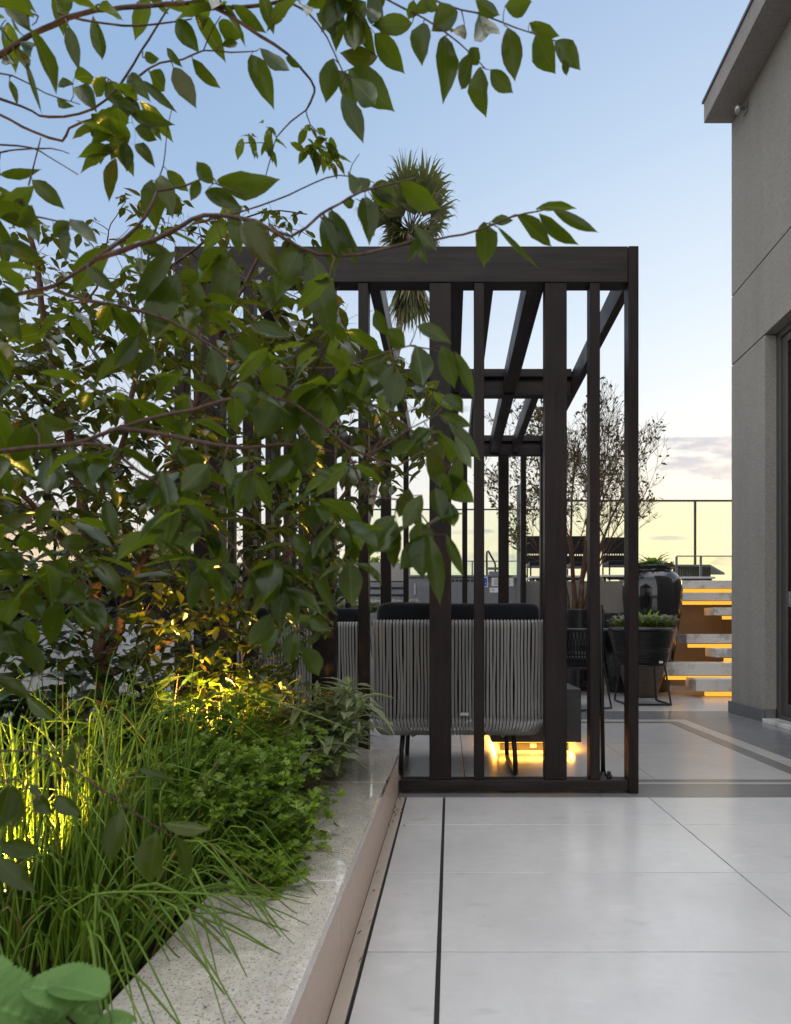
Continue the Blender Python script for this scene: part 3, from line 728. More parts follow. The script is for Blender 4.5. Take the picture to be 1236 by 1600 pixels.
# daybed with slatted flank and canopy
db = empty('daybed', (fx(1100, 10.9), 11, DECK_Z), 'dark slatted daybed with a sloping grey top behind the low railing', 'daybed')
mb = MB(); x0, x1 = fx(1045, 10.9), fx(1109, 10.9); za, zb = DECK_Z + .14, fz(886, 10.9)
k = x0
while k < x1: mb.box(k, k + .03, 10.9, 10.93, za, zb); k += .042
mb.build('slatted_side', M['frame'], db)
mb = MB(); zl = zb + .012
mb.add([V((x0, 10.88, zl)), V((x1, 10.88, zl)), V((fx(1160, 10.9), 11.6, fz(898, 11.6))), V((fx(1080, 10.9), 11.6, fz(898, 11.6))),
        V((x0, 10.88, zl + .03)), V((x1, 10.88, zl + .03)), V((fx(1160, 10.9), 11.6, fz(895, 11.6))), V((fx(1080, 10.9), 11.6, fz(895, 11.6)))],
       [(0, 3, 2, 1), (4, 5, 6, 7), (0, 1, 5, 4), (1, 2, 6, 5), (2, 3, 7, 6), (3, 0, 4, 7)])
mb.build('top_panel', M['cabinet'], db)
MB().box(x0, fx(1150, 10.9), 10.94, 11.6, DECK_Z + .02, DECK_Z + .13).build('mattress', M['white'], db, bevel=.02)
# benches: white tops on dark legs
def bench(px0, px1, d, label, yt):
    x0, x1, z = fx(px0, d), fx(px1, d), fz(yt, d)
    o = empty('pool_bench', ((x0 + x1) / 2, d, DECK_Z), label, 'bench', 'white topped benches on the deck')
    MB().box(x0, x1, d, d + .4, z - .03, z).build('bench_top', M['white'], o, bevel=.006)
    for x in (x0 + .06, x1 - .06): MB().box(x - .02, x + .02, d + .03, d + .37, DECK_Z, z - .031).build('leg', M['black'], o, bevel=.003)
    MB().box(x0 + .1, x1 - .1, d + .03, d + .05, z - .075, z - .04).build('apron', M['black'], o)
bench(940, 986, 9.5, 'white topped bench on the deck left of the urn, under the dark high chair', 898)
bench(870, 915, 9.5, 'white topped bench on the deck behind the stems of the bare tree', 899)
bench(828, 862, 9.6, 'white topped bench on the deck beside the metal post', 900)
bench(1066, 1118, 9.4, 'white topped bench on the deck directly above the lit steps', 901)
# high dark chairs on the deck
def high_chair(px0, px1, d, yt, label):
    x0, x1 = fx(px0, d), fx(px1, d); zt = fz(yt, d); zs_ = DECK_Z + .38
    o = empty('high_chair', ((x0 + x1) / 2, d, DECK_Z), label, 'chair', 'dark high backed chairs on the deck')
    mb = MB(); n = 22; m = 16
    for j in range(m):
        for i in range(n):
            if j == 5 and i % 2: continue
            a, b = x0 + (x1 - x0) * i / n, x0 + (x1 - x0) * (i + 1) / n; c, e = zs_ + (zt - zs_) * j / m, zs_ + (zt - zs_) * (j + 1) / m
            y_ = d - .04 * j / m + .004 * ((i + j) % 2)
            mb.box(a, b - .0003, y_, y_ + .015, c, e - .0003)
    mb.build('woven_back', M['weave'], o)
    MB().box(x0, x1, d - .45, d - .02, zs_ - .07, zs_ - .005).build('seat', M['cushion'], o, bevel=.01)
    for x in (x0 + .02, x1 - .02):
        for yy in (d - .43, d - .01): MB().tube([(x, yy, zs_ - .07), (x, yy, DECK_Z)], .013, 6).build('leg', M['black'], o)
high_chair(822, 852, 10.2, 838, 'dark high backed woven chair on the deck beside the metal post')
high_chair(885, 925, 10.3, 838, 'dark high backed woven chair on the deck behind the tree stems')
high_chair(940, 982, 10.1, 840, 'dark high backed woven chair on the deck between pergola corner and urn')

# metal cabinet with notices
CB = 8.6
cb = empty('metal_cabinet', (fx(730, CB), CB, 0), 'grey metal equipment cabinet with notices, behind the rope armchair', 'cabinet')
cx0, cx1, cz1 = fx(637, CB), fx(822, CB), fz(902, CB)
MB().box(cx0, cx1, CB, CB + .38, 0, cz1).build('cabinet_body', M['cabinet'], cb, bevel=.006)
MB().box(cx0 - .01, cx1 + .01, CB - .02, CB + .38, cz1 + .001, cz1 + .03).build('cabinet_top', M['alu'], cb, bevel=.003)
for a, b in ((645, 698), (703, 748), (752, 818)):
    dd = MB().box(fx(a, CB), fx(b, CB), CB - .018, CB - .001, .06, fz(911, CB)).build('cabinet_door', M['cabinet'], cb, bevel=.003)
    if a == 645:
        MB().box(fx(655, CB), fx(692, CB), CB - .024, CB - .019, .2, fz(916, CB)).build('panel', M['alu'], dd, bevel=.002)
        MB().box(fx(647, CB), fx(650, CB), CB - .034, CB - .019, fz(930, CB), fz(912, CB)).build('handle', M['lightalu'], dd)
    if a == 703:
        mb = MB()
        for q in (712, 722, 732):
            for w_ in range(5): mb.box(fx(q, CB), fx(q + 2, CB), CB - .0215, CB - .019, fz(926 + w_ * 4, CB), fz(924 + w_ * 4, CB))
        mb.build('vent_slots', M['ink'], dd)
mb = MB()
for q in range(706, 746, 6): mb.box(fx(q, CB), fx(q + 3.5, CB), CB - .004, CB - .001, fz(909, CB), fz(905.5, CB))
mb.build('vent_slots', M['black'], cb)
sg = empty('pool_sign', (fx(755, CB), CB - .02, fz(910, CB)), 'blue sign with white border on the grey metal cabinet', 'sign')
MB().box(fx(746, CB), fx(762, CB), CB - .024, CB - .0195, fz(917.5, CB), fz(901.5, CB)).build('border', M['paper'], sg)
MB().box(fx(747.4, CB), fx(760.6, CB), CB - .028, CB - .0245, fz(916, CB), fz(903, CB)).build('panel', M['blue'], sg)
mb = MB().box(fx(757.6, CB), fx(759, CB), CB - .031, CB - .0285, fz(913.2, CB), fz(911.6, CB)); mb.box(fx(750, CB), fx(755.5, CB), CB - .031, CB - .0285, fz(914.5, CB), fz(912.8, CB)); mb.box(fx(751.5, CB), fx(753.5, CB), CB - .031, CB - .0285, fz(911.5, CB), fz(905, CB))
mb.build('symbol', M['paper'], sg)
def notice(a, b, c, e, label):
    o = empty('notice', (fx((a + b) / 2, CB), CB - .02, fz((c + e) / 2, CB)), label, 'notice')
    MB().box(fx(a, CB), fx(b, CB), CB - .024, CB - .0195, fz(e, CB), fz(c, CB)).build('sheet', M['paper'], o)
    mb = MB(); y = c + 2.2
    while y < e - 1.5:
        mb.box(fx(a + 3, CB), fx(b - 3 - rnd(0, 5), CB), CB - .0262, CB - .0245, fz(y + .7, CB), fz(y, CB)); y += 2
    mb.build('text_lines', M['ink'], o)
notice(768, 802, 903, 916, 'wide white notice sheet on the grey metal cabinet, right of the blue sign')
notice(765, 779, 918.5, 926, 'small white notice under the blue sign on the metal cabinet')
hr = empty('pool_handrail', (fx(765, 9.8), 9.8, DECK_Z), 'bent steel handrail rising above the metal cabinet', 'handrail')
MB().tube([P(761, 900, 9.8), P(760.5, 868, 9.8), P(761, 862, 9.8), P(763, 861, 9.85), P(773, 879, 9.95), P(774, 882, 10), P(774, 900, 10)], .016, 8).build('tube', M['frame'], hr, smooth=True)
MB().box(fx(764, 9.6), fx(785, 9.6), 9.55, 9.75, DECK_Z, fz(893, 9.6)).build('base_box', M['cabinet'], hr, bevel=.006)
MB().box(fx(762, 9.6), fx(787, 9.6), 9.53, 9.77, fz(889, 9.6), fz(887, 9.6)).build('top_plate', M['alu'], hr)
mp = empty('metal_post', (fx(812, 8.5), 8.5, 0), 'tall grey metal post with a glass edge at the right end of the cabinet', 'post')
MB().box(fx(808, 8.5), fx(813, 8.5), 8.5, 8.56, 0, fz(757, 8.5)).build('post_body', M['alu'], mp, bevel=.004)
MB().box(fx(814, 8.5), fx(818, 8.5), 8.5, 8.56, fz(800, 8.5), fz(780, 8.5)).build('bracket', M['frame'], mp, bevel=.003)
MB().box(fx(800, 8.5), fx(807.6, 8.5), 8.52, 8.535, fz(903, 8.5), fz(795, 8.5)).build('glass_strip', M['glass'], mp)

# louvred wall with hedge and palm, flower box at left back
lw = empty('louvre_wall', (fx(560, 9), 9, 0), 'grey low wall with horizontal louvres left of the metal cabinet', 'wall')
lx0, lx1 = fx(300, 9), fx(634, 9)
MB().box(lx0, lx1, 9, 9.2, fz(908, 9), fz(879, 9)).build('parapet', M['deckwall'], lw, bevel=.004)
MB().box(lx0, lx1, 9.02, 9.2, 0, fz(909, 9)).build('wall_base', M['cabinet'], lw)
for y in (911, 922, 933): MB().box(lx0, lx1, 8.95, 9.019, fz(y + 7, 9), fz(y, 9)).build('louvre', M['alu'], lw, bevel=.004)
hd = empty('hedge', (fx(560, 9.3), 9.3, fz(885, 9)), 'bright green clipped plants on top of the louvred wall', 'plant')
mb = MB()
for _ in range(900):
    leafy_tuft(mb, V((rnd(fx(430, 9.3), fx(625, 9.3)), rnd(9.22, 9.5), fz(880, 9) + rnd(-.05, .12) - .04)), 3, (.04, .10), (.02, .04))
mb.build('foliage', M['lime'], hd, smooth=True)
fb = empty('flower_box', (fx(570, 7.4), 7.4, 0), 'dark rectangular planter box behind the rope armchair', 'planter')
b0, b1, bz = fx(520, 7.4), fx(655, 7.4), fz(958, 7.4)
mb = MB().box(b0, b1, 7.3, 7.33, 0, bz); mb.box(b0, b1, 7.6, 7.63, 0, bz); mb.box(b0, b0 + .03, 7.331, 7.599, 0, bz); mb.box(b1 - .03, b1, 7.331, 7.599, 0, bz); mb.box(b0 + .031, b1 - .031, 7.331, 7.599, 0, bz - .05)
mb.build('box', M['cabinet'], fb, bevel=.003)
wf = empty('white_flowers', (fx(570, 7.4), 7.45, bz), 'white flowering plants filling the dark box behind the armchair', 'plant')
flower_bed(wf, b0 + .03, b1 - .03, 7.34, 7.58, bz - .05, 420, (.08, .20), 5, .018)

# palm
PD = 11.0
pm = empty('fan_palm', (fx(548, PD), PD, 0), 'slender fan palm with drooping ragged fronds rising behind the pergola beam', 'palm')
path = [P(545, 1010, PD), P(553, 915, PD), P(566, 850, PD), P(584, 770, PD), P(604, 650, PD), P(622, 540, PD), P(630, 430, PD), P(640, 370, PD)]
mb = MB(); mb.tube(path, [.08, .066, .06, .06, .056, .056, .065, .075], 12)
for i in range(60):
    t = i / 60 * 6.9; k = int(t); p = path[k].lerp(path[min(k + 1, 7)], t - k); mb.tube([p, p + V((0, 0, .015))], .068, 12, cap=False)
mb.build('trunk', M['palmbark'], pm, smooth=True)
mb = MB()
def frond(c, dr, pet, nseg, L, span=75, limp=.5):
    dr = dr.normalized(); e = c + dr * pet + V((0, 0, -.1 * pet))
    mb.tube([c, c + dr * pet * .5 + V((0, 0, -.01)), e], [.013, .010, .008], 5, cap=False)
    w = dr.cross(V((0, 0, 1))); w = w.normalized() if w.length > .05 else V((1, 0, 0))
    w = Matrix.Rotation(rnd(-.9, .9), 3, dr) @ w; nn = w.cross(dr)
    for i in range(nseg):
        an = R(-span + 2 * span * (i + .5) / nseg) + rnd(-.03, .03)
        a = (dr * math.cos(an) + w * math.sin(an) + nn * (.12 * (i % 2) + .25 * abs(math.sin(an)))).normalized(); l = L * rnd(.8, 1.15) * (1 - .2 * abs(math.sin(an)))
        q = a.copy(); p = e.copy(); vs = []; wd = a.cross(nn).normalized(); br = rnd(.45, .75); lp = limp * rnd(.5, 1.6)
        for s_ in range(8):
            t = s_ / 7; hw = (.004 + .036 * min(t / .45, 1)) * (1 if t < .5 else max(.04, 1 - (t - .5) / .5)) * .75
            vs += [p - wd * hw, p + wd * hw]; p = p + q * (l / 7)
            q = (q + V((rnd(-.03, .03), rnd(-.03, .03), -.06 - (lp if t > br else 0)))).normalized()
        mb.add(vs, [(2 * s_, 2 * s_ + 1, 2 * s_ + 3, 2 * s_ + 2) for s_ in range(7)], [(.15 + .7 * (j % 2), j / 16) for j in range(16)])
top = P(642, 362, PD)
def fr(azs, els, n, pet, nseg, L, span, limp, dz=0):
    for k in range(n):
        an = rnd(*azs); el = R(rnd(*els))
        frond(top + V((rnd(-.06, .06), rnd(-.06, .06), -rnd(0, dz))), V((math.cos(an) * math.cos(el), math.sin(an) * math.cos(el), math.sin(el))), rnd(*pet), nseg, rnd(*L), span, limp)
frond(top, V((-.16, -.2, 1)), .6, 18, .75, 40, .35); frond(top, V((.05, .3, 1)), .6, 14, .8, 34, .3); frond(top, V((.42, -.1, 1)), .65, 16, .7, 38, .35); frond(top, V((.75, .2, .8)), .55, 16, .7, 45, .5)
fr((0, 6.28), (35, 75), 12, (.3, .6), 18, (.5, .7), 55, .6)
fr((0, 6.28), (5, 40), 12, (.25, .45), 18, (.5, .7), 60, .9)
fr((0, 6.28), (-25, 25), 10, (.1, .25), 16, (.4, .55), 60, .9)
fr((0, 6.28), (-85, -50), 24, (.15, .35), 12, (.6, .9), 35, .5, .85)
fr((0, 6.28), (-80, -20), 12, (.1, .25), 12, (.4, .6), 45, .8)
mb.build('crown', M['palm'], pm, smooth=True)

# left boundary
lp = empty('parapet', (-3.1, 5, 0), 'white low parapet wall with glass on top behind the planter trees', 'wall')
MB().box(-3.3, -3.1, -2, 9.0, 0, .86).build('wall', M['white'], lp, bevel=.004)
MB().box(-3.22, -3.21, -2, 8.9, .861, 1.75).build('glass_pane', M['glass'], lp)
MB().box(-3.235, -3.195, -2, 8.9, 1.751, 1.785).build('top_rail', M['alu'], lp)
struct('left_ledge', MB().box(-3.09, -2.31, -2, 3.2, -.01, .10), M['deckwall'])

# ------------------------------------------------------------------ trees with leaves on explicit limbs
def smooth_path(pts, step=.02):
    out = []
    n = len(pts)
    for i in range(n - 1):
        p0, p1, p2, p3 = pts[max(i - 1, 0)], pts[i], pts[i + 1], pts[min(i + 2, n - 1)]
        m = max(2, int((p2 - p1).length / step))
        for k in range(m):
            t = k / m
            out.append(.5 * ((2 * p1) + (p2 - p0) * t + (2 * p0 - 5 * p1 + 4 * p2 - p3) * t * t + (3 * p1 - p0 - 3 * p2 + p3) * t ** 3))
    out.append(pts[-1]); return out
class Tree:
    def __init__(s): s.wood = MB(); s.leafm = MB(); s.pts = []; s.rad = []; s._np = None
    def sample(s, p, r): s.pts.append(p); s.rad.append(r)
    def arr(s):
        if s._np is None or len(s._np) < len(s.pts):
            new = np.array([[*p, *proj(p)] for p in s.pts[(0 if s._np is None else len(s._np)):]])
            s._np = new if s._np is None else np.vstack([s._np, new])
        return s._np
    def limb(s, pix, r0, r1, d=None, n=7, step=.02, knob=True):
        pts = smooth_path([P(q[0], q[1], q[2] if len(q) > 2 else d) if not isinstance(q, V) else q for q in pix], step)
        m = len(pts); rr = [r0 + (r1 - r0) * i / (m - 1) for i in range(m)]
        pts2 = [p + V((rnd(-1, 1), rnd(-1, 1), rnd(-1, 1))) * r * .35 for p, r in zip(pts, rr)]
        s.wood.tube(pts2, [r * rnd(.9, 1.14) for r in rr], n)
        for p, r in zip(pts2, rr): s.sample(p, r)
    def near_px(s, px, py):
        a = s.arr(); d2 = (a[:, 3] - px) ** 2 + (a[:, 4] - py) ** 2; i = int(d2.argmin()); return i, math.sqrt(d2[i])
    def near(s, p):
        a = s.arr(); d2 = ((a[:, :3] - np.array(p)) ** 2).sum(1); i = int(d2.argmin()); return i, math.sqrt(d2[i])
    def twig(s, p, i=None, r=.0016, sag=.12):
        if i is None: i, _ = s.near(p)
        q = s.pts[i]; L = (p - q).length
        if L < .006: return
        r = min(r, s.rad[i] * .8); bend = V((rnd(-1, 1), rnd(-1, 1), rnd(.1, 1))) * L * sag
        pts = [q.lerp(p, t) + bend * (4 * t * (1 - t)) * .5 + V((rnd(-1, 1), rnd(-1, 1), rnd(-1, 1))) * .04 * L * (0 < t < 1) for t in ([0, .25, .5, .75, 1] if L > .05 else [0, .5, 1])]
        rr = [r * (1.2 - .5 * k / (len(pts) - 1)) for k in range(len(pts))]
        s.wood.tube(pts, rr, 5, cap=False)
        for k in range(1, len(pts)): s.sample(pts[k], rr[k])
    def px_leaf(s, b, t, w, dj=.03):
        i, dist = s.near_px(*b); d = s.pts[i].y + rnd(-dj, dj); d = max(.45, d)
        pb = P(*b, d); pt = P(*t, d + rnd(-.02, .02))
        if dist > 5: s.twig(pb, i, .0013, .05)
        ax = pt - pb; n = (V((0, 0, H)) - pb).normalized(); n = (n - ax.normalized() * n.dot(ax.normalized())).normalized()
        roll = R(rnd(-32, 32)); n = Matrix.Rotation(roll, 3, ax.normalized()) @ n
        if random.random() < .2: n = -n
        s.leafm.leaf(pb, ax, n, ax.length * 1.03, w * .95 * d / F / math.cos(roll), rnd(.05, .4), rnd(.2, .7), LEAFP, .16, side=rnd(-.06, .06))
    def cluster(s, p, n, Lr, asp=(.36, .46), prof=None, down=.6, r=.0015, idx=None, ok=None):
        s.twig(p, idx, r)
        a0 = rnd(0, 6.28)
        for k in range(n):
            an = a0 + k * 2.4 + rnd(-.4, .4)
            a = V((math.cos(an), math.sin(an), -rnd(-.3, 1.5) * down)).normalized(); L = rnd(*Lr)
            nn = V((a.x * .5, a.y * .5, 1)) + V((rnd(-.4, .4), rnd(-.4, .4), 0)); nn = (nn - a * nn.dot(a)).normalized()
            if ok and not ok(p + a * L): continue
            s.leafm.leaf(p + V((rnd(-1, 1), rnd(-1, 1), rnd(-1, 1))) * .008, a, nn, L, L * rnd(*asp), rnd(.08, .35), rnd(.15, .5), prof or LEAFP, .12, side=rnd(-.08, .08))
def inside(x, y, poly):
    r = False; j = len(poly) - 1
    for i in range(len(poly)):
        (a, b), (c, d) = poly[i], poly[j]
        if (b > y) != (d > y) and x < (c - a) * (y - b) / (d - b) + a: r = not r
        j = i
    return r

# ---- near tree: trunk stands left of the frame, its limbs reach across
nt_ = empty('broadleaf_tree', (-1.45, .95, .17), 'nearest tree, long limbs with big drooping leaves reaching in from the left edge', 'tree')
T = Tree()
B = V((-1.45, .95, .15))
T.wood.tube(smooth_path([B, B + V((.02, 0, .5)), B + V((-.02, .03, 1.0)), B + V((.04, 0, 1.5)), B + V((.0, .02, 2.2))], .06), .03, 10)
ent = lambda z: B + V((.02, 0, z))
T.limb([ent(1.45), (-420, 190, .95), (-60, 112, .95), (0, 85), (65, 45), (150, 16), (300, 5), (350, 12), (440, 3), (530, -14)] if 0 else
       [ent(1.45), (-420, 190, .95), (-60, 112, .95), (0, 85, .95), (65, 45, .95), (150, 16, .95), (300, 5, .95), (350, 12, .95), (440, 3, .96), (530, -14, .97)], .0058, .0022)
T.limb([(320, 5, .95), (365, 28, .95), (405, 55, .95), (450, 85, .96), (485, 125, .98), (491, 145, 1.0), (478, 172, 1.05)], .0028, .0016)
T.limb([ent(1.15), (-300, 80, .98), (0, 155, 1.0), (75, 183, 1.0), (145, 170, 1.0), (185, 135, 1.0), (220, 80, 1.0), (265, 10, 1.0), (280, -25, 1.0)], .004, .0012)
T.limb([(-60, 150, 1.05), (0, 178, 1.05), (50, 205, 1.05), (97, 220, 1.05), (108, 200, 1.05), (145, 186, 1.03)], .0026, .0016)
T.limb([(-80, 225, 1.0), (0, 226, 1.0), (50, 231, 1.0), (75, 244, 1.0), (122, 273, 1.0)], .002, .0008)
T.limb([(-60, 250, 1.0), (0, 238, 1.0), (25, 234, 1.0), (80, 232, 1.0), (108, 240, 1.0)], .0018, .0007)
T.limb([(90, 20, .97), (150, 35, .97), (215, 40, .97), (300, 30, .97)], .0018, .0009)
T.limb([(45, 290, 1.0), (55, 250, 1.0), (64, 215, 1.0)], .0012, .0008)
T.limb([(218, 118, 1.0), (250, 98, 1.0), (285, 93, 1.0), (318, 79, 1.0), (360, 82, 1.0), (400, 80, 1.0)], .0016, .0008)
T.limb([(318, 79, 1.0), (330, 50, 1.0), (345, 25, 1.0)], .001, .0007)
T.limb([(-40, 112, 1.0), (20, 118, 1.0), (70, 145, 1.0), (125, 163, 1.0)], .0013, .0007)
T.limb([ent(.95), (-250, 520, .86), (30, 459, .85), (85, 446, .85), (140, 411, .85), (195, 372, .85), (226, 340, .85), (245, 300, .86)], .0058, .002)
T.limb([(150, 405, .85), (190, 390, .85), (240, 374, .85), (285, 351, .86), (320, 336, .86), (400, 346, .86), (450, 376, .86), (495, 396, .87), (570, 396, .87), (640, 378, .88), (660, 366, .88)], .0036, .0014)
T.limb([(420, 350, .86), (455, 370, .86), (500, 335, .86), (530, 318, .86), (565, 300, .87), (620, 285, .87), (650, 278, .87)], .002, .001)
T.limb([(560, 397, .88), (620, 385, .88), (682, 374, .89), (743, 361, .9), (798, 339, .9), (841, 330, .9), (856, 325, .9)], .0019, .001)
T.limb([(85, 452, .85), (130, 468, .86), (200, 481, .86), (265, 501, .86), (330, 540, .86), (380, 575, .86), (440, 605, .86), (480, 640, .87)], .0028, .0013)
T.limb([(240, 300, .86), (290, 290, .88), (330, 275, .9), (340, 288, .9), (380, 305, .9)], .0016, .0009)
T.limb([ent(.62), (-260, 760, .80), (0, 705, .80), (105, 696, .80), (150, 681, .8), (196, 666, .8), (241, 653, .8), (301, 640, .8), (371, 620, .8), (426, 620, .8), (466, 635, .81), (507, 666, .81), (542, 696, .82), (572, 711, .83), (620, 728, .84), (660, 705, .84)], .0056, .0014)
T.limb([(186, 669, .8), (250, 678, .8), (320, 693, .8), (390, 700, .81), (440, 694, .81), (520, 705, .82)], .0036, .0012)
T.limb([(105, 696, .8), (160, 695, .8), (215, 735, .8), (260, 765, .8), (290, 792, .8), (321, 811, .8), (351, 841, .8), (376, 866, .8), (391, 906, .8), (400, 930, .8)], .0026, .0011)
T.limb([(321, 811, .8), (360, 811, .81), (395, 812, .81), (440, 850, .82), (470, 880, .83), (500, 900, .83)], .0016, .0009)
T.limb([(507, 666, .81), (540, 700, .83), (560, 745, .84), (580, 775, .85), (620, 780, .86), (655, 800, .86), (680, 835, .86)], .002, .001)
T.limb([(572, 711, .83), (610, 690, .85), (640, 670, .85), (680, 650, .86)], .0014, .0008)
T.limb([(430, 575, .86), (520, 575, .87), (580, 560, .88), (640, 540, .88), (700, 555, .88)], .0016, .0009)
T.limb([(440, 605, .86), (500, 620, .86), (560, 625, .87), (620, 655, .87), (670, 700, .87), (700, 730, .87)], .0016, .0009)
T.limb([ent(.5), (-300, 1190, .8), (0, 1173, .75), (62, 1179, .75), (117, 1204, .75), (160, 1235, .75), (202, 1264, .75), (249, 1295, .75), (275, 1312, .75)], .0028, .0010)
T.limb([(-80, 1225, .72), (0, 1222, .72), (25, 1218, .72), (60, 1243, .72), (90, 1246, .72)], .0016, .0008)
T.limb([ent(.75), (-300, 860, .85), (0, 815, .85), (60, 825, .85), (110, 860, .85), (140, 900, .85)], .003, .001)
T.limb([ent(.7), (-300, 960, .8), (-20, 985, .8), (20, 1010, .8), (60, 1040, .8)], .003, .001)
T.limb([ent(1.0), (-250, 380, .9), (-20, 330, .9), (40, 335, .9), (90, 345, .9), (130, 350, .9)], .003, .001)
T.limb([ent(1.2), (-200, 10, .9), (0, 10, .9), (60, 25, .9)], .003, .001)
T.limb([(478, 172, 1.05), (455, 190, 1.06), (432, 215, 1.07), (425, 240, 1.07), (415, 275, 1.07)], .0012, .0008)
T.limb([(478, 172, 1.05), (485, 195, 1.06), (510, 220, 1.07), (520, 245, 1.07)], .001, .0006)
T.limb([(300, 350, 1.0), (380, 330, 1.0), (450, 305, 1.0), (510, 278, 1.02), (545, 275, 1.02), (585, 285, 1.02)], .0016, .0007)
T.limb([(545, 275, 1.02), (550, 258, 1.02), (562, 240, 1.02)], .0008, .0005)
T.limb([(240, 300, .98), (255, 260, 1.0), (262, 200, 1.0), (270, 165, 1.0)], .001, .0006)
# top right sprays
z2 = lambda x, y: (480 + x * .6117, y * .6117)
T.limb([(520, -60, .97), (*z2(190, -10), .95), (*z2(300, 48), .94), (*z2(360, 88), .94), (*z2(410, 130), .94), (*z2(455, 175), .94)], .0018, .0008)
T.limb([(560, -60, .97), (*z2(340, 8), .94), (*z2(430, 32), .93), (*z2(500, 58), .93), (*z2(565, 82), .93), (*z2(635, 105), .93)], .0018, .0007)
T.limb([(440, 0, .97), (*z2(0, 30), .97), (*z2(50, 95), .97), (*z2(80, 160), .96), (*z2(100, 200), .96)], .0018, .0009)
T.limb([(470, -50, .97), (*z2(60, 10), .97), (*z2(110, 20), .97), (*z2(150, 60), .97)], .0014, .0008)
LZ2 = '''505 15 578 14 50;440 30 478 150 70;512 70 537 195 60;350 92 362 228 58;440 172 447 293 55;425 135 385 235 45;468 178 520 243 45;585 85 628 188 65;568 58 640 100 35;632 106 700 160 50;655 150 666 192 22;385 30 318 75 58;298 58 290 160 56;268 60 176 66 46;172 85 247 183 58;180 145 90 152 46;66 150 48 256 56;105 178 212 266 78;112 200 200 288 60;90 240 145 357 52;78 180 130 268 45;70 22 62 92 70;120 0 118 146 62;150 20 192 62 34;150 5 100 70 50;135 40 160 130 40;300 0 334 26 30;430 0 492 45 35;438 122 418 166 40;402 62 368 108 40;272 0 262 52 32;330 0 270 28 30;90 5 40 55 45;120 -30 85 40 50;165 -20 180 60 40;200 -30 150 30 45
450 568 466 670 62;470 566 526 562 25;535 548 627 628 42;592 545 687 628 36;585 533 686 524 24;625 533 742 598 30;485 578 575 672 15;148 492 132 448 46;150 505 165 590 54;160 480 232 530 42;238 466 335 535 58;55 540 120 640 46;38 560 78 640 40;270 575 340 655 28;290 600 262 665 26;275 610 300 668 22;120 515 90 520 25;205 465 230 470 18'''
LZ1 = '''782 170 842 314 72;215 82 232 198 44;290 50 325 190 46;598 182 676 280 40;540 210 606 320 66;465 225 522 280 58;825 48 886 70 30;690 142 748 128 26;680 70 746 122 52;725 15 826 100 42;810 150 905 242 46;890 178 928 210 22;550 60 610 158 62;520 150 560 207 26;232 242 294 228 46;240 270 300 332 56;230 262 160 252 26;450 180 490 178 32;285 355 372 445 62;400 235 448 285 50;440 250 532 338 32;300 430 315 507 36;665 572 612 502 52;675 562 858 592 76;638 600 752 642 56;30 0 90 90 70;0 90 30 100 50;60 130 115 160 45;20 160 40 240 45;55 150 85 215 40;80 190 118 310 18;30 250 55 318 22;180 320 205 325 26;180 10 225 0 50;330 240 285 300 40;330 260 370 320 55;390 300 440 350 40;410 360 510 378 45;420 400 490 430 45;370 400 350 500 45;420 450 480 500 40;390 440 400 530 45;280 400 310 420 34;340 300 420 345 45;350 370 300 450 40;460 380 500 420 30
555 852 458 1038 96;550 782 384 934 60;590 850 657 1032 56;760 690 852 832 92;935 772 850 902 86;978 802 1010 1032 102;950 790 1002 952 60;702 770 618 882 82;720 800 690 962 92;270 832 346 902 46;218 682 296 752 46;218 690 165 742 42;205 700 207 812 32;0 640 116 598 48;0 762 128 802 58;0 680 112 694 42;1128 618 1162 717 62;1010 668 1040 832 62;1040 660 1100 812 56;1160 578 1236 610 60;1115 600 1098 560 44;100 560 190 640 55;70 620 40 700 45;100 640 60 700 40;60 700 150 740 40;0 545 100 545 30;0 900 60 950 60;0 930 40 1030 70;470 560 480 700 70;500 545 530 640 60;520 530 580 600 45;620 560 600 620 35;730 640 735 780 50;440 770 540 790 45;620 850 560 870 50;640 1000 650 900 50;860 880 840 960 60;920 940 780 900 60'''
LZ3 = '''498 508 562 672 62;100 362 30 502 78;128 350 152 472 56;115 348 228 378 52;158 448 166 612 82;212 432 292 572 52;492 530 410 612 46;650 488 565 572 88;772 518 752 642 66;932 488 825 552 58;940 308 1006 412 72;862 288 800 402 102;902 290 910 402 72;922 408 960 512 92;572 598 642 702 52;542 608 530 752 52;510 618 500 692 42;690 798 757 852 46;652 788 570 942 62;640 858 646 942 36;682 828 710 942 62;852 818 785 922 52;872 828 906 962 72;872 814 937 826 30;962 758 976 852 76;972 768 1032 962 46;842 955 788 1072 76;922 1008 890 1112 62;942 1058 1002 1152 66;962 968 1022 1002 52;1000 698 1012 792 52;1040 688 1112 732 42;1100 733 1106 792 42;980 618 955 682 62;1050 633 1117 672 42;1230 648 1143 772 72;192 908 128 1062 66;162 868 252 912 72;92 848 80 972 72;130 898 98 982 60;222 928 307 1002 42;182 738 282 730 60;132 798 222 842 52;100 698 62 772 52;60 1038 142 1142 60;20 1008 52 1082 82;0 700 80 640 50;0 760 70 830 70;0 860 60 820 60;430 90 360 190 60;480 130 430 200 50;660 130 690 240 70;720 100 880 200 80;780 60 900 90 50;740 240 790 320 80;550 450 640 480 60;700 470 730 560 40;300 500 340 580 40;330 600 360 720 50;150 600 120 700 45'''
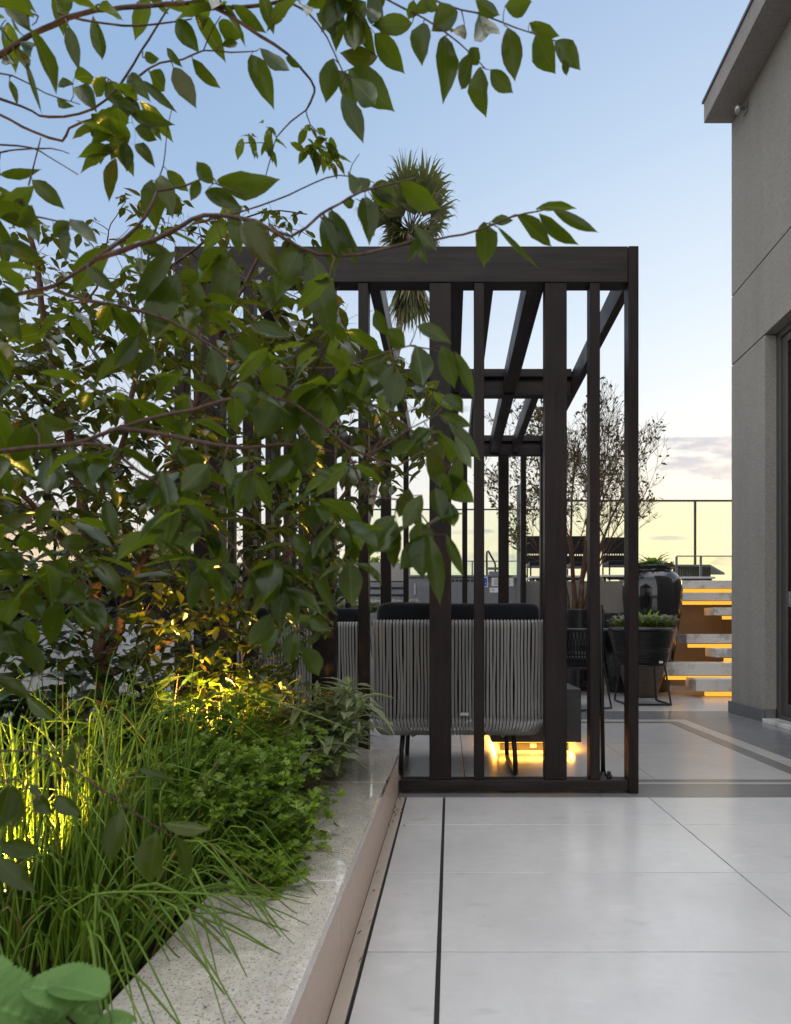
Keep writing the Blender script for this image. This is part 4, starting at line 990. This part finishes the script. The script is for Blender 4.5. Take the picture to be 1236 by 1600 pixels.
LZ4 = '''428 262 492 312 62;525 250 622 286 46;440 334 345 376 56;452 368 355 457 76;520 308 556 442 82;470 388 440 487 72;600 308 642 432 66;640 328 702 462 42;640 458 662 512 40;590 518 687 552 42;620 538 712 642 42;600 698 692 792 76;580 738 602 832 60;540 588 500 662 52;520 598 440 642 40;560 618 602 742 62;462 838 400 952 76;560 878 480 992 82;562 884 592 1082 62;545 878 530 1002 76;612 878 667 1002 36;470 858 434 982 52;510 798 536 862 36;250 868 214 947 46;270 858 327 907 42;190 928 232 982 52;400 200 430 280 45;280 245 310 300 40;600 470 650 480 40;430 545 450 600 40;640 580 690 690 40;560 560 500 600 40;600 600 560 700 60;650 640 630 750 50;500 740 470 830 60;540 760 480 860 60;620 780 640 860 50;150 880 200 930 50;90 960 130 1060 60;20 990 100 1080 70;60 980 10 1080 60;165 640 70 720 60;220 680 270 700 50;230 780 200 850 50'''
LPX = '''42 1088 85 1132 22;218 1200 268 1222 15;190 1262 170 1352 34;245 1298 232 1382 44;255 1286 328 1302 24;278 1308 303 1370 24;0 1318 62 1335 32;-6 1340 42 1392 32;15 1228 0 1296 34;18 1225 30 1298 26;58 1244 76 1272 22;86 1246 121 1272 28;48 1226 62 1242 14;0 1058 44 1086 24;100 1200 115 1165 20;130 1150 112 1160 14'''
for txt, tf in ((LZ2, z2), (LZ1, lambda x, y: (x * .5016, y * .5016)), (LZ3, lambda x, y: (x * .5016, 480 + y * .5016)), (LZ4, lambda x, y: (380 + x * .5178, 380 + y * .5178)), (LPX, lambda x, y: (x, y))):
    k = tf(1, 0)[0] - tf(0, 0)[0]
    for e in txt.replace('\n', ';').split(';'):
        a = [float(q) for q in e.split()]
        T.px_leaf(tf(a[0], a[1]), tf(a[2], a[3]), a[4] * k)
NEAR = [(-80, 270), (60, 280), (150, 250), (200, 300), (230, 330), (330, 290), (430, 300), (470, 350), (540, 370), (560, 420), (545, 480), (640, 520), (720, 540), (738, 600), (720, 660), (735, 720), (725, 850), (690, 900), (600, 930), (560, 900), (520, 1000), (500, 1050), (440, 1060), (400, 1000), (330, 960), (200, 1000), (130, 1060), (-80, 1060)]
okn = lambda p: inside(*proj(p), NEAR)
def near_fill(x0, x1, y0, y1, n, nl=(2, 4), Lr=(.045, .085)):
    for _ in range(n):
        px, py = rnd(x0, x1), rnd(y0, y1)
        if not inside(px, py, NEAR): continue
        i, dist = T.near_px(px, py)
        if dist > 70: continue
        T.cluster(P(px, py, max(.62, T.pts[i].y + rnd(-.06, .14))), random.randint(*nl), Lr, idx=i, ok=okn)
near_fill(-60, 250, 280, 500, 10); near_fill(200, 560, 330, 560, 12); near_fill(-60, 300, 480, 720, 14)
near_fill(250, 740, 540, 760, 16); near_fill(-60, 330, 700, 1040, 32); near_fill(300, 560, 740, 1040, 16); near_fill(540, 730, 720, 900, 4)
for (x0, x1, y0, y1, n) in ((-60, 160, -40, 40, 7), (150, 420, -30, 20, 5), (130, 250, 150, 260, 6), (420, 540, -40, 10, 4)):
    for _ in range(n):
        px, py = rnd(x0, x1), rnd(y0, y1); i, dist = T.near_px(px, py)
        T.cluster(P(px, py, T.pts[i].y + rnd(-.03, .05)), random.randint(2, 3), (.05, .075), idx=i)
for _ in range(16):      # small leaves at the end of the drooping limb
    px, py = random.choice([(rnd(385, 425), rnd(195, 225)), (rnd(455, 500), rnd(175, 235)), (rnd(480, 530), rnd(215, 265))]); i, dist = T.near_px(px, py)
    T.cluster(P(px, py, 1.06 + rnd(-.02, .02)), 3, (.022, .04), idx=i, r=.0008)
T.wood.build('trunk', M['twig'], nt_, smooth=True); T.leafm.build('crown', M['leaf'], nt_, smooth=True)

# ---- second tree standing deeper in the planter, smaller in the picture
bt = empty('planter_tree', (-1.30, 2.35, .17), 'dense small leaved tree with a reddish trunk rooted in the planter, lit warm from below', 'tree')
T = Tree()
b0 = P(168, 1225, 2.35)
T.limb([b0, (160, 1060, 2.35), (158, 1000, 2.35), (150, 930, 2.35), (140, 850, 2.32), (120, 750, 2.3), (100, 650, 2.25), (75, 540, 2.2), (60, 430, 2.15), (40, 340, 2.1)], .030, .007, n=10, step=.03)
T.limb([(160, 1040, 2.35), (180, 1005, 2.38), (200, 930, 2.4), (235, 850, 2.45), (260, 760, 2.5), (300, 650, 2.5), (330, 560, 2.5), (380, 450, 2.5), (420, 370, 2.5)], .020, .005, n=9, step=.03)
T.limb([(162, 1060, 2.35), (200, 1035, 2.35), (260, 1000, 2.3), (300, 975, 2.3), (370, 930, 2.35), (430, 880, 2.4), (500, 820, 2.4), (560, 740, 2.4), (620, 650, 2.4)], .018, .004, n=9, step=.03)
T.limb([(155, 910, 2.33), (80, 820, 2.2), (20, 760, 2.1), (-60, 690, 2.0)], .014, .005, step=.03)
T.limb([(145, 800, 2.32), (190, 700, 2.4), (210, 600, 2.45), (240, 500, 2.5), (232, 400, 2.5), (262, 310, 2.5)], .013, .003, step=.03)
T.limb([(300, 650, 2.5), (370, 600, 2.55), (450, 560, 2.6), (520, 500, 2.6)], .009, .003, step=.03)
T.limb([(100, 650, 2.25), (40, 600, 2.1), (-30, 500, 2.0), (-80, 420, 2.0)], .01, .004, step=.03)
T.limb([(235, 850, 2.45), (320, 790, 2.6), (420, 740, 2.7), (480, 690, 2.7)], .009, .003, step=.03)
for q in ([(230, 440, 2.5), (290, 400, 2.4), (350, 355, 2.3), (420, 330, 2.3), (480, 335, 2.3)], [(330, 560, 2.5), (420, 480, 2.4), (470, 400, 2.4)], [(75, 540, 2.2), (150, 450, 2.2), (170, 360, 2.2)]):
    T.limb(q, .006, .002, step=.03)
FAR = [(-80, 420), (30, 330), (120, 340), (200, 290), (280, 305), (330, 320), (420, 300), (480, 330), (520, 430), (600, 540), (665, 560), (690, 620), (680, 720), (620, 790), (560, 860), (540, 960), (470, 1040), (420, 1080), (300, 1060), (180, 1060), (-80, 1060)]
cand = []
while len(cand) < 1600:
    px, py, d = rnd(-80, 690), rnd(290, 1070), rnd(1.75, 2.9)
    if inside(px, py, FAR) and not (py < 420 and random.random() < .55) and not (px > 540 and py > 760 and random.random() < .5): cand.append(P(px, py, d))
while len(cand) < 2000:
    px, py, d = rnd(-80, 560), rnd(560, 1060), rnd(1.9, 2.8)
    if inside(px, py, FAR): cand.append(P(px, py, d))
cand.sort(key=lambda p: T.near(p)[1])
okf = lambda p: inside(*proj(p), FAR)
for p in cand:
    hi = proj(p)[1] < 440
    T.cluster(p, random.randint(2, 4), (.035, .06) if hi else (.045, .08), (.42, .56), LEAFS if random.random() < .6 else LEAFP, .55, .0022, ok=None if hi else okf)
for k in range(0, len(T.pts), 9):       # bare side twigs
    p = T.pts[k]
    if T.rad[k] < .012:
        q = p + V((rnd(-.12, .12), rnd(-.1, .1), rnd(-.02, .16)))
        if okf(q): T.wood.tube([p, p.lerp(q, .5) + V((rnd(-.01, .01), 0, rnd(-.01, .01))), q], [.0012, .001, .0006], 3, cap=False)
T.wood.build('trunk', M['redbark'], bt, smooth=True); T.leafm.build('crown', M['leaf_back'], bt, smooth=True)

LAMP_SPOTS = ((-.86, 2.14), (-1.06, 2.12))
# ------------------------------------------------------------------ herbs in the planter
def blade(mb, pts, r):
    pts = smooth_path(pts, .035); m = len(pts)
    mb.tube(pts, [r * (1 - (i / (m - 1)) ** 2.2) + .0003 for i in range(m)], 4, cap=False)
def chives(name, label, n, x, d, hs, lean, zb=.17, r=(.0018, .0036)):
    o = empty(name, (sum(x) / 2, sum(d) / 2, zb), label, 'plant', 'clumps of chives in the planter'); mb = MB()
    for _ in range(n):
        b = V((rnd(*x), rnd(*d), zb)); h = hs[0] + (hs[1] - hs[0]) * random.random() ** 2.2; an = rnd(0, 6.28); l = rnd(*lean) * h
        dv = V((math.cos(an) * l + .05 * h, math.sin(an) * l, 0))
        kink = random.random() < .25
        pts = [b, b + dv * .15 + V((0, 0, h * .4)), b + dv * .5 + V((0, 0, h * .8)), b + dv * 1.05 + V((0, 0, h))]
        if kink: pts[-1] = b + dv * 2.0 + V((rnd(-.04, .1), rnd(-.05, .05), h * rnd(.35, .75)))
        blade(mb, pts, rnd(*r))
    mb.build('blades', M['chive'], o, smooth=True); return o, mb
chives('chive_clump', 'tall upright chives at the far left beside the glowing garden lamp', 190, (-1.15, -.80), (1.05, 1.55), (.25, .56), (.05, .45))
chives('chive_clump', 'tall upright chives in the middle of the bed, left of the parsley', 260, (-.88, -.60), (1.12, 1.7), (.26, .60), (.05, .42))
chives('chive_clump', 'short chives near the bare soil at the front edge of the bed', 120, (-.85, -.56), (.98, 1.25), (.12, .30), (.15, .7))
o = empty('chive_clump', (-.58, 1.25, .17), 'chives flopping over the granite coping with their tips lying on the stone', 'plant', 'clumps of chives in the planter'); mb = MB()
for _ in range(75):
    b = V((rnd(-.68, -.55), rnd(1.0, 1.5), .17)); e = V((b.x + rnd(.06, .34), b.y + rnd(-.3, .3), PZ + rnd(.003, .012))); h = rnd(.08, .2)
    e.x = min(e.x, -.29 + rnd(-.03, .02))
    m = b.lerp(e, .35) + V((0, 0, h)); m2 = b.lerp(e, .72) + V((0, 0, h * .45 + .01)); t = e + (e - m2) * .12; t.z = PZ + .004
    blade(mb, [b, m, m2, e, t], rnd(.0018, .0034))
mb.build('blades', M['chive'], o, smooth=True)

PARS = [(0, 0), (-.06, .16), (-.30, .10), (-.34, .20), (-.50, .24), (-.44, .34), (-.52, .48), (-.34, .44), (-.14, .42), (-.16, .54), (-.36, .66), (-.26, .72), (-.28, .86), (-.14, .80), (-.10, .93), (-.04, .9), (0, 1)]
PARS = PARS + [(-x, y) for x, y in PARS[-2:0:-1]]
def parsley_leaf(mb, b, a, n, L):
    w = n.cross(a).normalized(); n = a.cross(w); vs = [b + a * L * .42]; uv = [(.5, .42)]; f = rnd(.1, .45); dr = rnd(.1, .4)
    for x, y in PARS:
        vs.append(b + a * (L * y) + w * (L * x) + n * (L * (f * abs(x) - dr * y * y + rnd(-.05, .05)))); uv.append((.5 + x, y))
    k = len(PARS)
    mb.add(vs, [(0, 1 + i, 1 + (i + 1) % k) for i in range(k)], uv)
def parsley(label, n, x, d, hs, lean, zb=.17):
    o = empty('parsley_plant', (sum(x) / 2, sum(d) / 2, zb), label, 'plant', 'parsley growing in the planter'); mb = MB(); sm = MB()
    for _ in range(n):
        b = V((rnd(*x), rnd(*d), zb)); h = rnd(*hs); dv = V((rnd(lean[0], lean[1]), rnd(-.12, .08), 0))
        if any((V((b.x, b.y)) - V(q)).length < .13 for q in LAMP_SPOTS): h *= .45
        t = b + dv + V((0, 0, h)); mpt = b + dv * .35 + V((0, 0, h * .65)); sm.tube([b, mpt, t], [.0018, .0015, .001], 4, cap=False)
        dr = (t - mpt).normalized()
        for q in range(5):
            sd = V((rnd(-1, 1), rnd(-1, 1), rnd(-.3, .6))).normalized(); c = t.lerp(mpt, q * .16); e = c + (dr * .5 + sd * (.9 if q else .3)).normalized() * rnd(.015, .04)
            sm.tube([c, e], .0008, 3, cap=False)
            for k in (-1, 0, 1):
                aa = ((e - c).normalized() + V((rnd(-.4, .4), rnd(-.4, .4), rnd(-.5, .1))) + sd.cross(V((0, 0, 1))) * k * 1.0).normalized()
                nn = V((rnd(-.5, .5), rnd(-.7, .3), 1)); nn = (nn - aa * nn.dot(aa)).normalized()
                parsley_leaf(mb, e, aa, nn, rnd(.017, .035))
    sm.build('stems', M['stem'], o, smooth=True); mb.build('foliage', M['parsley'], o, smooth=True)
parsley('tall parsley filling the middle of the bed behind the chives', 230, (-1.15, -.66), (1.75, 2.25), (.20, .42), (-.1, .14))
parsley('lush parsley spilling over the granite coping right of the chives', 190, (-.74, -.54), (1.42, 2.0), (.06, .32), (-.04, .20))
parsley('low parsley leaning over the coping at the joint between two granite slabs', 60, (-.60, -.53), (1.42, 1.66), (.04, .14), (.06, .20))

th = empty('thyme_plant', (-.6, 2.15, .17), 'fine wiry thyme hanging over the coping between parsley and sage', 'plant')
sm = MB(); lf = MB()
for _ in range(420):
    b = V((rnd(-.72, -.53), rnd(2.0, 2.4), .18)); e = b + V((rnd(-.02, .19), rnd(-.1, .06), rnd(.0, .15))); e.z = max(e.z, PZ + .008)
    m_ = b.lerp(e, .5) + V((rnd(-.02, .02), rnd(-.02, .02), rnd(.02, .07)))
    pts = smooth_path([b, m_, e], .012); sm.tube(pts, .0006, 3, cap=False)
    for p in pts[3:]:
        for _k in range(2): lf.leaf(p, V((rnd(-1, 1), rnd(-1, 1), rnd(-.2, 1))), V((rnd(-.3, .3), rnd(-.3, .3), 1)), rnd(.005, .010), .0035, .1, .2, [(0, .2), (.5, .5), (1, .05)])
sm.build('stems', M['twig'], th); lf.build('foliage', M['thyme'], th, smooth=True)

def sage(label, n, x, d, hs, lean):
    o = empty('sage_plant', (sum(x) / 2, sum(d) / 2, .17), label, 'plant', 'sage growing in the planter'); sm = MB(); lf = MB()
    for _ in range(n):
        b = V((rnd(*x), rnd(*d), .18)); h = rnd(*hs); t = b + V((rnd(*lean), rnd(-.12, .1), h)); m_ = b.lerp(t, .5) + V((rnd(-.03, .03), 0, rnd(.02, .06)))
        pts = smooth_path([b, m_, t], .03); sm.tube(pts, [.0028 - .0015 * i / (len(pts) - 1) for i in range(len(pts))], 5, cap=False)
        for i, p in enumerate(pts[1:]):
            an = i * 1.57 + rnd(-.3, .3)
            for s_ in (0, math.pi):
                a = V((math.cos(an + s_), math.sin(an + s_), rnd(.1, 1.0))).normalized(); L = rnd(.06, .135)
                nn = V((-a.x * a.z, -a.y * a.z, 1 - a.z ** 2)).normalized(); q = p + a * rnd(.01, .025); sm.tube([p, q], .0009, 3, cap=False)
                lf.leaf(q, a, nn, L, L * rnd(.24, .34), rnd(.3, 1.0), rnd(.2, .5), NARROW, .1, side=rnd(-.1, .1))
        leafy_tuft(lf, pts[-1], 5, (.03, .07), (.009, .018), (30, 85), NARROW, .3)
    sm.build('stems', M['stem'], o, smooth=True); lf.build('foliage', M['sage'], o, smooth=True)
sage('grey green sage at the far end of the bed, its leaves drooping onto the coping', 46, (-.66, -.50), (2.3, 2.75), (.12, .40), (-.05, .22))
sage('paler sage further left in front of the rope armchair, lit yellow at its foot', 40, (-1.0, -.66), (2.45, 2.85), (.18, .42), (-.08, .08))

def broad(name, label, n, x, d, z, Lr, asp, mat, cat='plant', zb=.17, tilt=(0, 60)):
    o = empty(name, (sum(x) / 2, sum(d) / 2, zb), label, cat); sm = MB(); lf = MB()
    for _ in range(n):
        b = V((rnd(*x), rnd(*d), zb)); t = b + V((rnd(-.1, .1), rnd(-.1, .1), rnd(*z))); sm.tube([b, b.lerp(t, .5) + V((rnd(-.03, .03), 0, 0)), t], [.003, .0025, .0015], 5, cap=False)
        for q in range(5):
            c = b.lerp(t, rnd(.5, 1)); an = rnd(0, 6.28); el = R(rnd(*tilt)); a = V((math.cos(an) * math.cos(el), math.sin(an) * math.cos(el), math.sin(el))); L = rnd(*Lr)
            e = c + a * .02; sm.tube([c, e], .001, 3, cap=False)
            lf.leaf(e, a, V((-a.x * a.z + rnd(-.3, .3), -a.y * a.z + rnd(-.3, .3), 1 - a.z ** 2 + .1)), L, L * rnd(*asp), rnd(.2, .7), rnd(.1, .4), LEAFP, .15)
    sm.build('stems', M['twig'], o, smooth=True); lf.build('foliage', M[mat], o, smooth=True); return o
broad('dark_shrub', 'dark glossy leaved shrub at the foot of the trunk on the left', 75, (-1.75, -1.0), (1.95, 2.25), (.20, .52), (.09, .15), (.42, .55), 'shrub', 'shrub')
broad('dark_shrub', 'low dark shrub behind the tree trunk, in front of the left armchair', 60, (-1.25, -.78), (2.5, 2.85), (.15, .50), (.07, .11), (.45, .6), 'shrub', 'shrub')
broad('basil_plant', 'round leaved plant glowing yellow over the hidden garden lamp', 60, (-1.25, -.70), (2.22, 2.55), (.28, .58), (.05, .085), (.6, .8), 'yellowleaf', tilt=(-10, 50))
def soft_leaf(mb, b, a, n, L, W, nr=34, nc=10):
    a = a.normalized(); w = n.cross(a).normalized(); n = a.cross(w); vs = []; uv = []; cu = rnd(.2, .5); up = rnd(.3, .7)
    for i in range(nr + 1):
        t = i / nr; hw = (math.sin(math.pi * min(1, t ** .72)) ** .75) * .5 * (1 + .11 * (i % 2)) + .004
        for k in range(nc + 1):
            s_ = k / nc * 2 - 1; rib = math.sin((t - abs(s_) * .28) * 44)
            z = up * abs(s_) * hw * W * .8 - cu * L * t * t * .5 + (.0016 * rib * (1 - abs(s_) ** 4) * min(1, abs(s_) * 5)) - .012 * W * (abs(s_) < .05)
            vs.append(b + a * (L * t) + w * (s_ * hw * W) + n * z); uv.append((.5 + s_ * hw, t))
    mb.add(vs, [(i * (nc + 1) + k, i * (nc + 1) + k + 1, (i + 1) * (nc + 1) + k + 1, (i + 1) * (nc + 1) + k) for i in range(nr) for k in range(nc)], uv)
mo = empty('mint_plant', (-.62, .55, .17), 'fuzzy pale green mint leaves close to the camera at the bottom left corner', 'plant')
sm = MB(); lf = MB(); MINT = [(0, .05), (.05, .28), (.12, .40), (.15, .38), (.22, .48), (.25, .45), (.33, .5), (.36, .46), (.45, .48), (.48, .43), (.56, .43), (.59, .38), (.67, .36), (.70, .31), (.78, .27), (.81, .21), (.88, .16), (.91, .11), (1, .01)]
for b, t, w in (((150, 1556), (30, 1532), 62), ((165, 1560), (70, 1524), 50), ((60, 1650), (95, 1556), 80), ((-50, 1560), (70, 1590), 75), ((95, 1560), (160, 1592), 60), ((150, 1610), (212, 1588), 34), ((110, 1640), (190, 1600), 50), ((-20, 1650), (30, 1560), 90), ((-60, 1530), (30, 1558), 60), ((20, 1640), (120, 1600), 70)):
    d = .60 + rnd(-.03, .05); pb, pt = P(*b, d), P(*t, d + rnd(-.05, .04)); a = pt - pb
    n = V((rnd(-.3, .3), -.35, 1)); n = n - a.normalized() * n.dot(a.normalized())
    soft_leaf(lf, pb, a, n.normalized(), a.length, w * 1.25 * d / F)
    sm.tube([V((-.56, .55, .17)), V((-.5, .56, .3)), pb - a * .08 + V((0, 0, -.02)), pb], [.003, .0025, .002, .0015], 5, cap=False)
for _ in range(30):
    b = V((-.62 + rnd(-.1, .05), .5 + rnd(-.1, .1), .17)); t = b + V((rnd(-.08, .06), rnd(-.08, .08), rnd(.12, .24))); sm.tube([b, t], .002, 4, cap=False)
    for q in range(5):
        an = rnd(0, 6.28); a = V((math.cos(an), math.sin(an), rnd(-.2, .5))); lf.leaf(b.lerp(t, rnd(.5, 1)), a, V((0, 0, 1)), rnd(.04, .07), rnd(.03, .045), .3, .2, MINT, .2)
sm.build('stems', M['stem'], mo, smooth=True); lf.build('foliage', M['mint'], mo, smooth=True)

# ------------------------------------------------------------------ light settings
SUN_EL, SUN_AZ, SUN_POWER, SUN_ANGLE = 4.0, 35.0, .35, 10.0
SKY_STRENGTH, DUST, OZONE, EXPOSURE = .1, 1.0, 2.0, 0.1
LAMP = (90, 80, 110)
def SKYCODE():
    """dusk sky: Nishita plus a colour ramp with an added bright zone overhead, bluer to the left, warm at the horizon, brightened behind the viewer to light the scene, low cloud streaks"""
    def vramp(v, stops):
        r = N('ShaderNodeValToRGB'); el = r.color_ramp.elements
        while len(el) < len(stops): el.new(.5)
        for e, (p, c) in zip(el, stops): e.position = p; e.color = (*c, 1)
        K(v, r.inputs[0]); return r.outputs[0]
    z = sep.outputs[2]
    right = vramp(z, [(0, (.72, .70, .66)), (.075, (.80, .79, .70)), (.12, (.96, .84, .60)), (.18, (.98, .87, .68)), (.25, (.95, .91, .81)), (.40, (.80, .87, .93)), (.52, (.68, .78, .90)), (.60, (.56, .69, .86)), (.72, (.42, .55, .77)), (.80, (.75, .84, 1.0)), (.88, (2.0, 2.1, 2.25)), (1.0, (2.95, 2.9, 2.9))])  # top stops raised above the frame, added brightness to light the floor
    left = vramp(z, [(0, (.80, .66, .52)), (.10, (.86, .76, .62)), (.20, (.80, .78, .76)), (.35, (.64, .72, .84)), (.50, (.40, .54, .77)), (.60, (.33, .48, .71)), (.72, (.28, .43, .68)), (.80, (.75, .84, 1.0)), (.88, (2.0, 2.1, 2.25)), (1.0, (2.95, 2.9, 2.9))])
    # azimuth: x/(|y|) -> 0 left 1 right
    az_ = N('ShaderNodeMath', operation='ARCTAN2'); K(sep.outputs[0], az_.inputs[0]); K(sep.outputs[1], az_.inputs[1])
    c = mixc(mr(az_.outputs[0], -.62, .42, 0, 1), left, right)
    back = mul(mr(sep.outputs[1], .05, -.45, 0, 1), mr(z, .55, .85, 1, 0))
    c = mixc(back, c, (BACK_FILL * 1.03, BACK_FILL * 1.0, BACK_FILL * .98))  # added unseen brightness behind the camera, fills the surfaces facing it
    # low clouds
    den = N('ShaderNodeMath', operation='MAXIMUM'); K(sep.outputs[1], den.inputs[0]); den.inputs[1].default_value = .05
    def div(a):
        m = N('ShaderNodeMath', operation='DIVIDE'); K(a, m.inputs[0]); K(den.outputs[0], m.inputs[1]); return m.outputs[0]
    A, E = div(sep.outputs[0]), div(z)
    cv = N('ShaderNodeCombineXYZ'); K(mul(A, 11.0), cv.inputs[0]); K(mul(E, 34.0), cv.inputs[1])
    nz = N('ShaderNodeTexNoise'); K(cv.outputs[0], nz.inputs[0]); nz.inputs['Scale'].default_value = 1.0; nz.inputs['Detail'].default_value = 6; nz.inputs['Roughness'].default_value = .6
    def blob(a0, e0, ra, re):
        def sq(v, c0, r_):
            s_ = N('ShaderNodeMath', operation='SUBTRACT'); K(v, s_.inputs[0]); s_.inputs[1].default_value = c0
            d_ = N('ShaderNodeMath', operation='DIVIDE'); K(s_.outputs[0], d_.inputs[0]); d_.inputs[1].default_value = r_
            return mul(d_.outputs[0], d_.outputs[0])
        ad = N('ShaderNodeMath', operation='ADD'); K(sq(A, a0, ra), ad.inputs[0]); K(sq(E, e0, re), ad.inputs[1])
        return mr(ad.outputs[0], 0, 1, 1, 0)
    cl = None
    for b in ((.45, .265, .20, .034), (.48, .30, .2, .026), (.41, .31, .10, .008), (.05, .115, .10, .018), (.03, .16, .06, .008), (.36, .15, .06, .006), (.46, .112, .05, .016), (.43, .135, .08, .006), (-.05, .36, .2, .01), (.06, .30, .08, .008)):
        v = blob(*b)
        if cl is None: cl = v
        else:
            m = N('ShaderNodeMath', operation='MAXIMUM'); K(cl, m.inputs[0]); K(v, m.inputs[1]); cl = m.outputs[0]
    sh = N('ShaderNodeMath', operation='ADD'); K(cl, sh.inputs[0]); K(mul(nz.outputs[0], 2.6), sh.inputs[1])
    mask = mul(mr(sh.outputs[0], 1.75, 2.35, 0, .85), mr(cl, 0, .35, 0, 1))
    cc = mixc(mr(nz.outputs[0], .4, .65, 0, 1), (.66, .60, .62), (.42, .44, .52))
    c = mixc(mask, c, cc)
    c = mixc(1.0, c, (1 / SKY_STRENGTH * .9,) * 3, 'MULTIPLY')
    c = mixc(NISH, c, sky.outputs[0], 'ADD')
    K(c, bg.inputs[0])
BACK_FILL, NISH = 1.5, .5
# ------------------------------------------------------------------ garden lamps (lit in the photograph)
def garden_lamp(p, label, power, aim=(0, 0, 1), size=100):
    o = empty('garden_spotlight', p, label, 'lamp', 'spotlights hidden in the planter'); p = V(p)
    MB().tube([p + V((0, 0, .15 - p.z - .0)), p + V((0, 0, .02))], .008, 8).build('spike', M['black'], o)
    MB().lathe([(0, .02), (.022, .02), (.026, .03), (.026, .075), (.022, .078), (.021, .066), (0, .066)], 20, p).build('housing', M['black'], o, smooth=True)
    MB().lathe([(0, .0), (.0205, .0)], 20, p + V((0, 0, .068))).build('lens', M['lens'], o)
    L = bpy.data.lights.new('garden_light', 'SPOT'); L.energy = power; L.color = (1, .60, .12); L.spot_size = R(size); L.spot_blend = .6; L.shadow_soft_size = .02
    lo = bpy.data.objects.new('garden_light', L); col.objects.link(lo); lo.parent = o; lo.location = (0, 0, .085)
    lo.rotation_euler = V(aim).to_track_quat('-Z', 'Y').to_euler()
garden_lamp((-.92, 1.27, .19), 'spotlight glowing between the chives at the far left of the bed', LAMP[0], (.06, .22, 1), 100)
garden_lamp((-.86, 2.14, .36), 'spotlight hidden under the round yellow leaves near the sage', LAMP[1], (.05, .75, 1), 150)
garden_lamp((-1.06, 2.12, .36), 'spotlight at the foot of the reddish trunk', LAMP[2], (-.3, .55, 1), 140)

# ------------------------------------------------------------------ sky and sun
w = bpy.data.worlds.new('World'); scene.world = w; w.use_nodes = True
t = w.node_tree; t.nodes.clear()
def N(typ, **kw):
    n = t.nodes.new(typ)
    for k, v in kw.items(): setattr(n, k, v)
    return n
K = t.links.new
out = N('ShaderNodeOutputWorld'); bg = N('ShaderNodeBackground'); bg.inputs[1].default_value = SKY_STRENGTH
sky = N('ShaderNodeTexSky', sky_type='NISHITA', sun_disc=False); sky.sun_elevation = R(SUN_EL); sky.sun_rotation = R(SUN_AZ); sky.altitude = 100; sky.air_density = 1.0; sky.dust_density = DUST; sky.ozone_density = OZONE
def mixc(f, a, b, mode='MIX'):
    m = N('ShaderNodeMix', data_type='RGBA', blend_type=mode)
    for s_, v in ((m.inputs[0], f), (m.inputs[6], a), (m.inputs[7], b)):
        if hasattr(v, 'is_output'): K(v, s_)
        elif isinstance(v, (int, float)): s_.default_value = v
        else: s_.default_value = (*v, 1)
    return m.outputs[2]
def mr(v, a, b, c, d, smooth=True):
    m = N('ShaderNodeMapRange'); m.interpolation_type = 'SMOOTHSTEP' if smooth else 'LINEAR'; K(v, m.inputs[0])
    for i, x in enumerate((a, b, c, d)): m.inputs[i + 1].default_value = x
    return m.outputs[0]
def mul(a, b):
    m = N('ShaderNodeMath', operation='MULTIPLY')
    for i, v in enumerate((a, b)):
        if hasattr(v, 'is_output'): K(v, m.inputs[i])
        else: m.inputs[i].default_value = v
    return m.outputs[0]
tc = N('ShaderNodeTexCoord'); sep = N('ShaderNodeSeparateXYZ'); K(tc.outputs['Generated'], sep.inputs[0])
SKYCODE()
K(bg.outputs[0], out.inputs[0])
sun = bpy.data.lights.new('sun', 'SUN'); sun.energy = SUN_POWER; sun.angle = R(SUN_ANGLE); sun.color = (1, .78, .55)
so = bpy.data.objects.new('sun', sun); col.objects.link(so)
az, el = R(SUN_AZ), R(SUN_EL)
sd = V((math.sin(az) * math.cos(el), math.cos(az) * math.cos(el), math.sin(el)))
so.rotation_euler = sd.to_track_quat('Z', 'Y').to_euler(); so.location = sd * 50

# ------------------------------------------------------------------ camera and render
cam = bpy.data.cameras.new('camera'); cam.sensor_fit = 'AUTO'; cam.sensor_width = 36; cam.lens = 36 * F / 1600
cam.shift_x = -(XV - 618) / 1600; cam.shift_y = (YV - 800) / 1600; cam.clip_start = .02; cam.clip_end = 9000
cam.dof.use_dof = True; cam.dof.focus_distance = 3.0; cam.dof.aperture_fstop = 6.3
co = bpy.data.objects.new('camera', cam); col.objects.link(co); co.location = (0, 0, H); co.rotation_euler = (R(90), 0, 0)
scene.camera = co
vs = scene.view_settings; vs.view_transform = 'Standard'; vs.look = 'None'; vs.gamma = 1; vs.use_curve_mapping = False; vs.exposure = EXPOSURE
cy = scene.cycles; cy.use_denoising = True; cy.max_bounces = 8; cy.transparent_max_bounces = 24; cy.sample_clamp_indirect = 6; cy.caustics_reflective = False; cy.caustics_refractive = False
